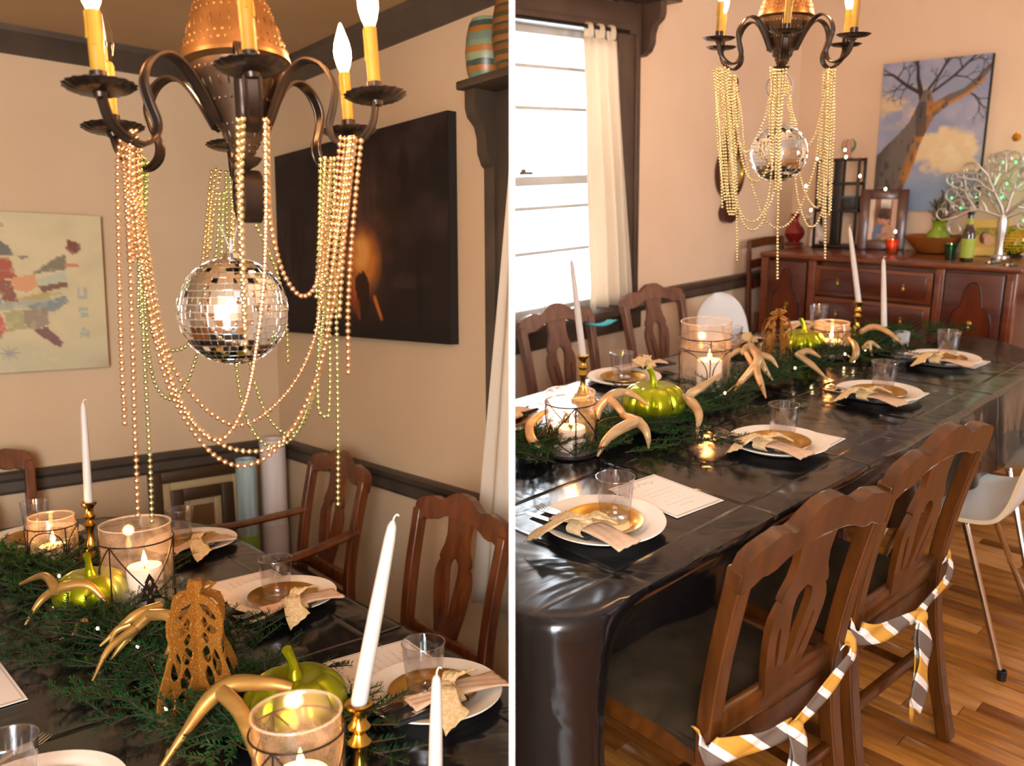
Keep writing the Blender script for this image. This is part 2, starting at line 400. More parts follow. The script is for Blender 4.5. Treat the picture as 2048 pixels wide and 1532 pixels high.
struct(MB().box((-0.75, 1.9, BC + 0.05), (4.1, 6.2, 0.1)).build('ceiling', mat('off white ceiling plaster', '#e6e4e0', 0.9)), 'off white ceiling above the right chandelier')  # unseen ceiling, whitened to add fill and a neutral reflection on the cloth
floor = struct(MB().box((-0.75, 1.9, -0.056), (4.1, 6.2, 0.1)).build('floor', M_gap), 'amber oak strip floor under the white chairs')
moulding('trim_1', (BX, 3.42), (BX, BY), 0.735, RAIL, M_trimB, (1, 0), 'dark chair rail between window and sideboard')
moulding('trim_2', (BX, BY), (1.3, BY), 0.735, RAIL, M_trimB, (0, -1), 'dark chair rail behind the sideboard')
# planks run along x, 57 mm wide; each one is a piece of its own where the photograph shows the floor
rnd = random.Random(3); pm = {}
PW = 0.058
for k in range(int((4.2 - 0.9) / PW)):
    y = 0.9 + k * PW; x = -1.5 - rnd.random() * 0.8
    while x < 0.45:
        L = rnd.choice((0.55, 0.7, 0.85, 1.0)); mi = rnd.randrange(3)
        if (L, mi) not in pm: pm[(L, mi)] = MB().box((L / 2, PW / 2, 0), (L - 0.0018, PW - 0.0018, 0.012), ch=0.0012).mesh('plank', (M_oak, M_oak2, M_oak3)[mi])
        if x + L > -1.35: inst('plank', pm[(L, mi)], floor, T(x, y, -0.0055))
        x += L
m = MB(); 
for (x0, x1, y0, y1) in ((-2.8, -1.3, -1.2, 4.9), (-1.3, 0.45, -1.2, 0.9), (0.45, 1.24, -1.2, 4.9), (-1.3, 0.45, 4.2, 4.9)):
    m.box(((x0 + x1) / 2, (y0 + y1) / 2, -0.004), (x1 - x0, y1 - y0, 0.008))
rest = m.build('floor_boards', M_oak, floor); rest['kind'] = 'stuff'
# window: casing, stool, sashes, panes
w = thing('window_2', 'tall double-hung window flooded with white daylight', None); struct(w)
C = M_trimB
MB().box((BX + 0.014, WY1 + 0.085, (WZ0 + WZ1) / 2 + 0.07), (0.028, 0.17, WZ1 - WZ0 + 0.18), ch=0.004).box((BX + 0.03, WY1 + 0.15, (WZ0 + WZ1) / 2 + 0.07), (0.014, 0.035, WZ1 - WZ0 + 0.18), ch=0.003).box((BX + 0.03, WY1 + 0.02, (WZ0 + WZ1) / 2 + 0.07), (0.014, 0.03, WZ1 - WZ0 + 0.18), ch=0.003).build('casing', C, w)
MB().box((BX + 0.02, (WY0 + WY1) / 2, WZ1 + 0.05), (0.04, WY1 - WY0 + 0.3, 0.13), ch=0.004).box((BX + 0.045, (WY0 + WY1) / 2, WZ1 + 0.012), (0.02, WY1 - WY0 + 0.1, 0.03), ch=0.003).build('head_casing', C, w)
MB().box((BX + 0.035, (WY0 + WY1) / 2 + 0.07, WZ0 - 0.015), (0.19, WY1 - WY0 + 0.34, 0.03), ch=0.005).build('stool', C, w)
MB().box((BX + 0.012, (WY0 + WY1) / 2 + 0.07, WZ0 - 0.085), (0.03, WY1 - WY0 + 0.28, 0.11), ch=0.004).build('apron', C, w)
MB().box((BX - 0.06, WY1 + 0.004, (WZ0 + WZ1) / 2), (0.11, 0.012, WZ1 - WZ0)).box((BX - 0.06, (WY0 + WY1) / 2, WZ1 - 0.004), (0.11, WY1 - WY0, 0.012)).build('jamb', mat('grey painted jamb', '#8f8c88', 0.5), w)
M_sash = mat('off white sash', '#cfd2d2', 0.5)
zc = 1.395
for nm, z0, z1, xo in (('sash', WZ0, zc + 0.02, -0.045), ('sash', zc - 0.02, WZ1, -0.085)):
    m = MB(); t = 0.042
    m.box((BX + xo, (WY0 + WY1) / 2, z0 + t / 2), (0.035, WY1 - WY0, t), ch=0.004).box((BX + xo, (WY0 + WY1) / 2, z1 - t / 2), (0.035, WY1 - WY0, t), ch=0.004)
    m.box((BX + xo, WY1 - 0.025, (z0 + z1) / 2), (0.035, 0.05, z1 - z0), ch=0.004).box((BX + xo, WY0 + 0.025, (z0 + z1) / 2), (0.035, 0.05, z1 - z0), ch=0.004)
    sh = m.build(nm, M_sash, w)
    zs = [z0 + t, *( (1.075, 1.275) if z0 == WZ0 else (1.71, 1.885)), z1 - t]
    for zz in zs[1:-1]: MB().box((BX + xo, (WY0 + WY1) / 2, zz), (0.028, WY1 - WY0 - 0.1, 0.018), ch=0.003).build('muntin', M_sash, sh)
    for a, c in zip(zs[:-1], zs[1:]): MB().box((BX + xo, (WY0 + WY1) / 2, (a + c) / 2), (0.004, WY1 - WY0 - 0.1, c - a - 0.008)).build('pane', mat_thin('window pane', '#ffffff', 0.01), sh)
MB().box((BX - 0.02, 2.62, zc + 0.035), (0.03, 0.06, 0.014), ch=0.003).lathe([(0, 0), (0.012, 0), (0.012, 0.012), (0, 0.016)], 10, T(BX - 0.015, 2.6, zc + 0.04)).build('sash_lock', mat('dull bronze', '#6a5a48', 0.4, 0.8), w)
# shelf with scrolled bracket over the window
b = thing('shelf', 'dark wooden shelf on a scrolled bracket above the bright window', 'shelf', (BX, 3.3, 2.185))
MB().box((0.085, -0.85, 0.012), (0.17, 2.05, 0.024), ch=0.004).build('board', C, b)
MB().prism([(-x, z + 0.024) for x, z in prof], t=0.045, M=Matrix(((1, 0, 0, 0), (0, 0, 1, 0.07), (0, 1, 0, 0), (0, 0, 0, 1)))).build('bracket', C, b)
# ------------------------------------------------------------------ furniture builders
M_wood = mat('warm chair wood', '#5a2f0a', 0.34, color2='#412106', nscale=4, stretch=(9, 9, 1.4), coat=0.35)
M_woodA = mat('brown chair wood', '#6f3a1a', 0.32, color2='#4b2410', nscale=4, stretch=(9, 9, 1.4), coat=0.4)
M_woodHaze = mat('haze-tinted chair wood', '#7d5544', 0.36, color2='#62402f', nscale=4, stretch=(9, 9, 1.4), coat=0.4)  # chair wood made pinker and paler: the window's backlight haze put into its colour
M_velvet = mat('olive grey velvet', '#3d3022', 0.95, color2='#2d2418', nscale=14, sheen=0.0, spec=0.1, bump=0.15, bscale=220)
M_mahog = mat('red brown sideboard wood', '#56220f', 0.34, color2='#421808', nscale=3, stretch=(2, 9, 9), coat=0.4)
M_mahog2 = mat('amber sideboard edge wood', '#76391a', 0.32, color2='#5c2a10', nscale=3, stretch=(1.5, 8, 8), coat=0.4)
M_brass = mat('polished brass', '#c9a24a', 0.2, 1.0)
M_brassd = mat('aged brass', '#9a7a3a', 0.35, 1.0)
M_chrome = mat('chrome', '#d8d8da', 0.12, 1.0)
M_shell = mat('white moulded shell', '#efece9', 0.3, coat=0.3)
M_ply = mat('pale ply edge', '#cbb48f', 0.5)
M_black = mat('black plastic', '#141414', 0.5)

def rounded(x0, x1, y0, y1, r, n=9):
    """rounded rectangle; r = radii of the corners (x0,y0), (x1,y0), (x1,y1), (x0,y1)"""
    out = []
    for (cx, cy, a0), q in zip(((x0, y0, PI), (x1, y0, 1.5 * PI), (x1, y1, 0), (x0, y1, 0.5 * PI)), r):
        ox = cx + (q if cx == x0 else -q); oy = cy + (q if cy == y0 else -q)
        for i in range(n + 1): a = a0 + i / n * PI / 2; out.append((ox + q * math.cos(a), oy + q * math.sin(a)))
    return out
def resample(P, n):
    P = [Vector((p[0], p[1])) for p in P]; L = [0]
    for i in range(len(P)): L.append(L[-1] + (P[(i + 1) % len(P)] - P[i]).length)
    out = []; k = 0
    for i in range(n):
        s = L[-1] * i / n
        while L[k + 1] < s: k += 1
        out.append(P[k].lerp(P[(k + 1) % len(P)], (s - L[k]) / max(1e-9, L[k + 1] - L[k])))
    return out
def mat_cloth():
    if 'black plastic cloth' in MATS: return MATS['black plastic cloth']
    m = mat('black plastic cloth', '#101115', 0.16, spec=0.5, ior=1.62); nt = m.node_tree; b = nt.nodes['Principled BSDF']
    N = nt.nodes.new; L = nt.links.new
    tc = N('ShaderNodeTexCoord'); n1 = N('ShaderNodeTexNoise'); n1.inputs['Scale'].default_value = 5.0; n1.inputs['Detail'].default_value = 2.5; n1.inputs['Distortion'].default_value = 1.2
    L(tc.outputs['Object'], n1.inputs['Vector'])
    # folds from the packet: a grid of sharp ridges
    sx = N('ShaderNodeSeparateXYZ'); L(tc.outputs['Object'], sx.inputs[0]); hs = []
    for ax, per in (('X', 0.37), ('Y', 0.44)):
        d = N('ShaderNodeMath'); d.operation = 'DIVIDE'; d.inputs[1].default_value = per; L(sx.outputs[ax], d.inputs[0])
        f = N('ShaderNodeMath'); f.operation = 'FRACT'; L(d.outputs[0], f.inputs[0])
        q = N('ShaderNodeMath'); q.operation = 'SUBTRACT'; q.inputs[1].default_value = 0.5; L(f.outputs[0], q.inputs[0])
        a = N('ShaderNodeMath'); a.operation = 'ABSOLUTE'; L(q.outputs[0], a.inputs[0])
        r = N('ShaderNodeMapRange'); r.inputs[1].default_value = 0.0; r.inputs[2].default_value = 0.02; r.inputs[3].default_value = 1; r.inputs[4].default_value = 0; L(a.outputs[0], r.inputs[0]); hs.append(r)
    ad = N('ShaderNodeMath'); ad.operation = 'MAXIMUM'; L(hs[0].outputs[0], ad.inputs[0]); L(hs[1].outputs[0], ad.inputs[1])
    b1 = N('ShaderNodeBump'); b1.inputs['Strength'].default_value = 0.28; b1.inputs['Distance'].default_value = 0.02; L(n1.outputs['Fac'], b1.inputs['Height'])
    b2 = N('ShaderNodeBump'); b2.inputs['Strength'].default_value = 0.4; b2.inputs['Distance'].default_value = 0.003; L(ad.outputs[0], b2.inputs['Height']); L(b1.outputs[0], b2.inputs['Normal'])
    L(b2.outputs[0], b.inputs['Normal'])
    return m
def make_table(outl, label, clabel, legs, longend=None, tuck=None):
    z = TZ - 0.004; cx = sum(p[0] for p in outl) / len(outl); cy = sum(p[1] for p in outl) / len(outl)
    t = thing('dining_table', label, 'table', (cx, cy, 0))
    inn = [((x - cx) * 0.985, (y - cy) * 0.99) for x, y in outl]
    MB().prism(inn, t=0.03, M=T(0, 0, z - 0.016)).build('tabletop', M_wood, t)
    xs = [p[0] for p in inn]; ys = [p[1] for p in inn]
    MB().box((0, 0, z - 0.075), ((max(xs) - min(xs)) * 0.66, (max(ys) - min(ys)) * 0.8, 0.08), ch=0.004).build('apron', M_wood, t)
    pr = [(0.03, 0), (0.034, 0.02), (0.026, 0.05), (0.036, 0.1), (0.03, 0.16), (0.042, 0.3), (0.046, 0.38), (0.03, 0.42), (0.04, 0.45), (0.04, z - 0.035)]
    for x, y in legs: MB().lathe(pr, 16).build('leg', M_woodA, t, loc=(x - cx, y - cy, 0))
    # the cloth: a draped sheet of its own
    n = 260; P = resample(outl, n); m = MB(); rings = []
    def nrm(i):
        d = P[(i + 1) % n] - P[i - 1]; q = Vector((d.y, -d.x)); return q.normalized()
    cv = Vector((cx, cy)); rg = random.Random(5); ph = [rg.random() * 6.28 for _ in range(6)]
    def wave(i, k): a = 2 * PI * i / n; return 0.5 * math.sin(11 * a + ph[0]) + 0.35 * math.sin(19 * a + ph[1] + k) + 0.3 * math.sin(31 * a + ph[2])
    core = [(0.0, 0), (0.25, 0), (0.5, 0), (0.7, 0), (0.85, 0), (0.95, 0), (0.985, 0)]
    vs = []
    half = (max(p[0] for p in outl) - min(p[0] for p in outl)) / 2; ylo = min(p[1] for p in outl) + half; yhi = max(p[1] for p in outl) - half
    for s, _ in core[1:]:
        for i in range(n):
            c = Vector((cx, min(max(P[i].y, ylo), yhi))); q = c.lerp(P[i], s)
            dz = 0.0016 * (math.sin(q.x * 23 + 1.3 * math.sin(q.y * 7)) * math.sin(q.y * 17 + 2 * math.sin(q.x * 5)))
            vs.append((q.x, q.y, TZ + dz - 0.0016))
    drops = [(0.004, -0.002), (0.011, -0.012), (0.014, -0.04), (0.016, -0.09), (0.02, -0.14), (0.024, -0.19), (0.028, -0.235)]
    for k, (o, dz) in enumerate(drops):
        for i in range(n):
            g = nrm(i); a = -dz / 0.3; w = wave(i, 0); q = P[i] + g * (o + 0.034 * a ** 0.8 * w)
            if tuck and g.x > 0.6:      # pushed in by the chairs' seats
                f_ = min(1, max(0, (P[i].y - tuck[0]) / 0.15)) * min(1, max(0, (tuck[1] - P[i].y) / 0.15)); q -= g * (tuck[2] * a * f_)
            lk = 1.0 if longend is None else 1 + 0.75 * min(1, max(0, (longend - q.y) / 0.12)); vs.append((q.x, q.y, TZ + dz * lk * (1 + 0.06 * math.sin(3 * 2 * PI * i / n + ph[3])) + (0.002 * w if k == 1 else 0)))
    R = len(vs) // n; fs = [(a * n + i, a * n + (i + 1) % n, (a + 1) * n + (i + 1) % n, (a + 1) * n + i) for a in range(R - 1) for i in range(n)]
    fs.append(tuple(range(n))[::-1])
    m.add(vs, fs)
    c = m.build('tablecloth', mat_cloth(), angle=70); tag(c, clabel, 'tablecloth')
    return t

CREST = [(0, 0.905), (0.03, 0.902), (0.06, 0.888), (0.085, 0.872), (0.1, 0.868), (0.115, 0.872), (0.135, 0.875), (0.165, 0.869), (0.195, 0.862), (0.214, 0.852), (0.222, 0.835), (0.222, 0.79), (0.2, 0.79), (0.185, 0.796), (0.165, 0.805), (0.15, 0.803), (0.13, 0.806), (0.105, 0.818), (0.07, 0.828), (0.03, 0.832), (0, 0.833)]
SPLAT = [(0, 0.84), (0.058, 0.84), (0.052, 0.81), (0.049, 0.78), (0.055, 0.75), (0.068, 0.725), (0.072, 0.71), (0.066, 0.703), (0.072, 0.695), (0.082, 0.67), (0.083, 0.645), (0.076, 0.6), (0.064, 0.55), (0.052, 0.51), (0.046, 0.485), (0.05, 0.465), (0.058, 0.455), (0, 0.455)]
def hole(pts): return spline([(x, y, 0) for x, y in pts + pts[:1]], 3)[:-1]
SPH = [[(0, 0.722), (0.021, 0.708), (0.026, 0.68), (0.02, 0.64), (0.012, 0.59), (0.008, 0.545), (0, 0.538), (-0.008, 0.545), (-0.012, 0.59), (-0.02, 0.64), (-0.026, 0.68), (-0.021, 0.708)],
       [(0.052, 0.645), (0.056, 0.638), (0.05, 0.6), (0.038, 0.555), (0.031, 0.545), (0.031, 0.56), (0.042, 0.61), (0.048, 0.64)],
       [(-0.052, 0.645), (-0.048, 0.64), (-0.042, 0.61), (-0.031, 0.56), (-0.031, 0.545), (-0.038, 0.555), (-0.05, 0.6), (-0.056, 0.638)]]
def make_chair(label, M, arms=False, seatm=None):
    t = thing('armchair' if arms else 'dining_chair', label, 'armchair' if arms else 'chair')
    # the back leans: y as a function of z
    lean = lambda z: 0.2 + 0.085 * max(0, (z - 0.44) / 0.44) ** 1.3
    ang = -math.atan2(0.085, 0.44)
    BM = T(0, 0.2, 0.44) @ Rx(ang) @ T(0, 0, -0.44)          # upright board -> leaning board, XZ plane
    XZ = Matrix(((1, 0, 0, 0), (0, 0, 1, 0), (0, 1, 0, 0), (0, 0, 0, 1)))
    s = MB()
    vs = []
    def seat(u, v):
        y = -0.235 + 0.43 * v; hw = 0.235 - 0.035 * v; x = (u - 0.5) * 2 * hw; e = min(1, 6 * min(u, 1 - u)) * min(1, 6 * min(v, 1 - v))
        return (x, y, 0.43 + 0.035 * e ** 0.5)
    s.grid(seat, 16, 16); s.box((0, -0.02, 0.425), (0.4, 0.42, 0.02))
    s.build('seat', seatm or M_velvet, t, angle=60)
    f = MB()
    f.box((0, -0.228, 0.4), (0.45, 0.024, 0.06), ch=0.004).box((0, 0.19, 0.4), (0.38, 0.024, 0.06), ch=0.004)
    for sg in (-1, 1): f.tube([(sg * 0.22, -0.23, 0.4), (sg * 0.188, 0.2, 0.4)], 0.026, 4, up=(0, 0, 1))
    f.build('seat_frame', M, t, angle=30)
    for sg in (-1, 1):
        P = spline([(sg * 0.2, 0.275, 0), (sg * 0.197, 0.232, 0.2), (sg * 0.194, 0.205, 0.42), (sg * 0.198, 0.222, 0.6), (sg * 0.206, 0.268, 0.82)], 6)
        MB().band(P, 0.034, 0.034, (1, 0, 0)).build('rear_leg', M, t, bevel=0.004)
    for sg in (-1, 1):
        MB().tube([(sg * 0.208, -0.212, 0), (sg * 0.212, -0.215, 0.2), (sg * 0.214, -0.216, 0.43)], [0.021, 0.024, 0.028], 4, up=(1, 1, 0)).build('front_leg', M, t, angle=30, bevel=0.003)
    out = mirror(CREST)
    m = MB(); m.prism(out, t=0.026, M=BM @ T(0, 0.0, 0) @ XZ)
    m.build('crest_rail', M, t, angle=30, bevel=0.006)
    m = MB(); m.prism(mirror(SPLAT), [[(p.x, p.y) for p in hole(h)] for h in SPH], t=0.014, M=BM @ XZ)
    m.build('splat', M, t, angle=30, bevel=0.002)
    MB().box((0, lean(0.475) , 0.475), (0.365, 0.022, 0.05), M=None, ch=0.005).build('lower_rail', M, t)
    for sg in (-1, 1): MB().tube([(sg * 0.208, -0.21, 0.16), (sg * 0.195, 0.225, 0.16)], 0.014, 4, up=(0, 0, 1)).build('side_stretcher', M, t, angle=30)
    MB().box((0, 0.0, 0.16), (0.4, 0.022, 0.026), ch=0.003).build('cross_stretcher', M, t)
    MB().box((0, 0.222, 0.26), (0.38, 0.02, 0.026), ch=0.003).build('rear_stretcher', M, t)
    if arms:
        for sg in (-1, 1):
            P = spline([(sg * 0.2, 0.235, 0.645), (sg * 0.225, 0.12, 0.63), (sg * 0.252, -0.03, 0.615), (sg * 0.258, -0.12, 0.618), (sg * 0.25, -0.155, 0.6)], 6)
            MB().tube(P, 0.023, 8, flat=0.6, up=(0, 0, 1)).build('armrest', M, t)
            MB().tube(spline([(sg * 0.228, -0.1, 0.4), (sg * 0.238, -0.1, 0.5), (sg * 0.254, -0.11, 0.61)], 5), 0.017, 8).build('arm_post', M, t)
    return t
def make_shell_chair(label):
    t = thing('shell_chair', label, 'chair')
    prof = spline([(0, -0.235, 0.425), (0, -0.2, 0.44), (0, -0.05, 0.438), (0, 0.1, 0.432), (0, 0.185, 0.448), (0, 0.225, 0.5), (0, 0.25, 0.6), (0, 0.275, 0.7), (0, 0.295, 0.79)], 5); n = len(prof) - 1
    def w(t):
        a = 0.215 - 0.03 * max(0, (t - 0.55) / 0.45)
        if t < 0.12: a *= math.sqrt(max(0.0, 1 - ((0.12 - t) / 0.12) ** 2)) * 0.45 + 0.55
        if t > 0.78: a *= math.sqrt(max(0.02, 1 - ((t - 0.78) / 0.22) ** 2))
        return a
    vs = []; nu = 12
    for side in (0.006, -0.006):
        for i, p in enumerate(prof):
            d = (prof[min(i + 1, n)] - prof[max(i - 1, 0)]).normalized(); nn = Vector((0, -d.z, d.y)); q = w(i / n)
            for j in range(nu + 1):
                u = j / nu * 2 - 1; v = p + nn * (side + 0.018 * u * u); vs.append((u * q, v.y, v.z))
    K = (n + 1) * (nu + 1); m = MB(); f0 = [(i * (nu + 1) + j, i * (nu + 1) + j + 1, (i + 1) * (nu + 1) + j + 1, (i + 1) * (nu + 1) + j) for i in range(n) for j in range(nu)]
    m.add(vs, f0 + [tuple(K + k for k in f[::-1]) for f in f0])
    m.build('shell', M_shell, t, angle=60)
    e = MB(); loop = [(i, 0) for i in range(n + 1)] + [(n, j) for j in range(1, nu + 1)] + [(i, nu) for i in range(n - 1, -1, -1)] + [(0, j) for j in range(nu - 1, 0, -1)]
    ids = [i * (nu + 1) + j for i, j in loop]; k = len(ids); ev = [vs[i] for i in ids] + [vs[i + K] for i in ids]
    e.add(ev, [(i, (i + 1) % k, k + (i + 1) % k, k + i) for i in range(k)]); e.build('ply_edge', M_ply, t, angle=60)
    fr = MB()
    for sy in (-0.12, 0.12): fr.tube(spline([(-0.14, sy * 0.8, 0.412), (0, sy * 0.75, 0.405), (0.14, sy * 0.8, 0.412)], 4), 0.009, 8)
    fr.build('seat_frame', M_chrome, t)
    for sx in (-1, 1):
        for sy, fy in ((-1, -0.23), (1, 0.25)):
            l = MB().tube([(sx * 0.13, sy * 0.095, 0.415), (sx * 0.225, fy, 0.012)], 0.0095, 10).build('leg', M_chrome, t)
            MB().lathe([(0, 0), (0.012, 0), (0.0125, 0.03), (0.01, 0.032)], 10, T(sx * 0.227, fy * 1.01, 0)).build('foot_cap', M_black, l)
    return t

# ------------------------------------------------------------------ tables and chairs, room A
room('A')
outA = rounded(-0.11, 1.02, 0.1, 3.06, (0.2, 0.2, 0.5, 0.5))
make_table(outA, 'wooden dining table hidden under the black cloth in the left room', 'glossy black plastic cloth spread over the left room\'s table', [(0.15, 0.5), (0.8, 0.5), (0.15, 2.5), (0.8, 2.5)])
cA = make_chair('brown pierced-back chair by the window casing in the left room', M_woodA)
cA.location = (1.16, 1.86, 0); cA.rotation_euler = (0, 0, -PI / 2 - 0.04)
aA = make_chair('brown wooden armchair with curved arms below the dark forest canvas', M_woodA, arms=True)
aA.location = (1.235, 2.69, 0); aA.rotation_euler = (0, 0, -PI / 2 - 0.06)
hc = dup(cA, (0.455, 3.13, 0), 0.03, 'brown wooden chair at the table head under the map canvas'); hc.scale = (1, 1, 1.06)
# ------------------------------------------------------------------ tables and chairs, room B
room('B')
outB = rounded(-1.95, -0.85, 0.86, 3.82, (0.3, 0.12, 0.55, 0.5))
make_table(outB, 'wooden dining table hidden under the black cloth in the right room', 'glossy black plastic cloth draped over the right room\'s table', [(-1.7, 1.25), (-1.24, 1.6), (-1.7, 3.2), (-1.38, 3.0)], 1.02, (0.95, 2.2, 0.19))
cB = make_chair('warm brown chair nearest the camera, wearing a striped tie', M_wood)
cB.location = (-0.91, 1.33, 0); cB.rotation_euler = (0, 0, PI / 2 + 0.06 - PI)
cB.rotation_euler = (0, 0, -PI / 2 - 0.09)
cB2 = dup(cB, (-0.91, 1.865, 0), -PI / 2 - 0.05, 'warm brown chair with a striped tie hanging down, next to the white chairs'); cB2.scale = (1.07, 1, 1)
w1 = make_chair('haze-tinted brown chair in front of the bright window, behind the white taper', M_woodHaze); w1.location = (-2.17, 2.5, 0); w1.rotation_euler = (0, 0, PI / 2)
dup(w1, (-2.22, 3.21, 0), PI / 2 - 0.05, 'haze-tinted brown chair between the curtain and the tall candle jar')
s1 = make_shell_chair('white shell chair beside the tie-hung chair, its chrome leg on the open floor'); q1 = pz(1885, 985, 0.44); s1.location = (q1.x, q1.y, 0); s1.rotation_euler = (0, 0, -PI / 2 + 0.12)
q2 = pz(1990, 893, 0.44); dup(s1, (q2.x, q2.y, 0), -PI / 2 - 0.05, 'white shell chair at the far corner of the cloth, half behind the other')
dup(s1, (-2.2, 3.72, 0), PI / 2 - 0.1, 'white shell chair across the table with only its rounded back showing')
# ------------------------------------------------------------------ chandelier with its bead strands and mirror ball
M_tin = mat('aged pierced tin', '#5a4634', 0.42, 0.75, color2='#463528', nscale=20)
M_tin2 = mat('copper brown pierced tin', '#6a4a28', 0.42, 0.6, color2='#573a1c', nscale=20)
M_iron = mat('brown black iron band', '#4a3d35', 0.3, 0.85, color2='#38302b', nscale=14)
M_sleeve = mat('yellow candle sleeve', '#a67c22', 0.5, color2='#966c1a', nscale=9, sss=0.1)
M_bulbglass = mat_thin('clear bulb glass', '#fff8ee', 0.02)
M_bulb_on = mat_emit('lit flame bulb', '#ffbe7c', 200.0)
M_filament = mat('filament', '#b08a60', 0.4, 0.8)
M_bead = mat('pale gold metallic bead', '#e5d3a2', 0.2, 1.0)
M_beadr = mat('rose gold metallic bead', '#e3be94', 0.2, 1.0)
M_beadg = mat('green gold metallic bead', '#cfd59c', 0.2, 1.0)
M_line = mat_thin('clear nylon line', '#ffffff', 0.1, body=0.5)
M_mirror = mat('mirror tile', '#f2f3f5', 0.03, 1.0)
M_grout = mat('silver grout', '#b9b5aa', 0.4, 0.3)
ARM = 0.9
K = 0.84          # scale of the fitting
def make_chandelier(label, base, rot, lit, ring_rot):
    """base: axis at the tin cone's rim; arms at rot + k*60 degrees; lit: set of arm numbers that burn"""
    t = thing('chandelier', label, 'chandelier', base)
    n = 48
    def cone(r0, z0, r1, z1, k): return [(r0 + (r1 - r0) * i / k, z0 + (z1 - z0) * i / k) for i in range(k + 1)]
    up = MB(); up.lathe([(0.084 * K, -0.012), (0.097 * K, -0.006), (0.096 * K, 0.0)] + cone(0.096 * K, 0.0, 0.022 * K, 0.235 * K, 8) + [(0.0, 0.24 * K)], n)
    u = up.build('upper_cone', M_tin2, t, angle=30)
    lo = MB(); lo.lathe([(0.085 * K, 0.0), (0.084 * K, -0.03 * K)] + cone(0.083 * K, -0.032 * K, 0.014 * K, -0.174 * K, 8) + [(0.03 * K, -0.176 * K), (0.022 * K, -0.186 * K), (0.008 * K, -0.194 * K), (0.0, -0.2 * K)], n)
    l = lo.build('lower_cone', M_tin, t, angle=30)
    def studs(rows, zr, parent, m):
        b = MB()
        for z, cnt, kind in rows:
            r, sl = zr(z)
            for i in range(cnt):
                a = 2 * PI * i / cnt + (0.5 * kind) / cnt
                A = Rz(a) @ T(r, 0, z)
                if kind == 2: b.sphere((0, 0, 0), (0.0022, 0.0016, 0.0075), 6, 4, A @ Ry(sl))
                else: b.sphere((0, 0, 0), (0.0022, 0.0027, 0.0027), 6, 4, A)
        o = b.build('punched_studs', m, parent); o['kind'] = 'stuff'
    studs([(0.012, 44, 0), (0.024, 40, 0), (0.045, 30, 2), (0.066, 34, 0), (0.078, 32, 0), (0.098, 16, 2), (0.105, 28, 1), (0.13, 20, 0), (0.15, 10, 2)], lambda z: (0.096 * K - (0.074 / 0.235) * z, -0.31), u, M_tin2)
    studs([(-0.022, 40, 0), (-0.044, 28, 2), (-0.066, 34, 0), (-0.1, 26, 0), (-0.115, 18, 2), (-0.13, 20, 0), (-0.138, 12, 1)], lambda z: (0.083 * K - (0.069 / 0.142) * max(0, -z - 0.032 * K), 0.4), l, M_tin)
    prof = [(0.052, -0.118), (0.085, -0.06), (0.115, -0.025), (0.146, -0.014), (0.178, -0.03), (0.196, -0.065), (0.19, -0.1), (0.178, -0.135), (0.186, -0.16), (0.213, -0.174), (0.245, -0.163), (0.268, -0.14), (0.279, -0.104)]
    ap = [((0.05 + (r - 0.05) * ARM) * K, 0, z * K) for r, z in prof]; ap = spline(ap, 5)
    for k in range(6):
        A = Rz(rot + k * PI / 3)
        a = MB().band(ap, 0.028 * K, 0.004 * K, (0, 1, 0), M=A)
        for off in (-0.01, 0.01): a.tube([(p.x, off * K, p.z) for p in ap], 0.0035 * K, 6, M=A)
        arm = a.build('arm', M_iron, t)
        q = T((0.05 + 0.229 * ARM) * K, 0, -0.098 * K)
        pr = [(0.003, -0.012), (0.011, -0.01), (0.013, -0.003), (0.03, -0.001), (0.042, 0.001), (0.0545, 0.008), (0.055, 0.0095), (0.042, 0.0028), (0.03, 0.001), (0.014, 0.001)]
        MB().lathe([(r * K, z * K) for r, z in pr], 72, A @ q, rib=lambda th, s, z: 1 + (0.035 * math.sin(18 * th) if 0.4 < s < 0.75 else 0)).build('drip_pan', M_iron, arm, angle=60)
        MB().lathe([(0.0135 * K, 0.0 * K), (0.014 * K, 0.03 * K), (0.012 * K, 0.031 * K)], 20, A @ q).build('candle_cup', M_iron, arm)
        sl = MB().lathe([(0.0115 * K, 0.028 * K), (0.0115 * K, 0.125 * K), (0.009 * K, 0.128 * K), (0.0, 0.128 * K)], 20, A @ q)
        for d in range(3):
            th = 1.1 * d + k; sl.tube([(0.0115 * K * math.cos(th), 0.0115 * K * math.sin(th), (0.123 - 0.03 * s - 0.012 * d * s) * K) for s in (0, 0.5, 1)], [0.002 * K, 0.0018 * K, 0.003 * K], 6, M=A @ q)
        sl.build('candle_sleeve', M_sleeve, arm)
        z0 = 0.128
        bp = [(0.0, z0), (0.0085, z0), (0.0135, z0 + 0.012), (0.0178, z0 + 0.03), (0.0182, z0 + 0.042), (0.0158, z0 + 0.058), (0.0105, z0 + 0.075), (0.0062, z0 + 0.088), (0.0025, z0 + 0.098), (0.0, z0 + 0.1)]
        on = k in lit
        bb = MB().lathe([(r * K, z * K) for r, z in bp], 20, A @ q); bu = bb.build('flame_bulb', M_bulb_on if on else M_bulbglass, arm, angle=80)
        if not on: MB().tube([(0, 0, z0 * K), (0, 0, (z0 + 0.03) * K)], 0.004 * K, 6, M=A @ q).tube([(-0.006 * K, 0, (z0 + 0.03) * K), (0, 0, (z0 + 0.045) * K), (0.006 * K, 0, (z0 + 0.03) * K)], 0.0006, 5, M=A @ q).build('filament', M_filament, arm)
    # band ring under the finial
    m = MB(); rr = 0.046 * K; pts = [(rr * math.cos(2 * PI * i / 32), 0, rr * math.sin(2 * PI * i / 32)) for i in range(32)]
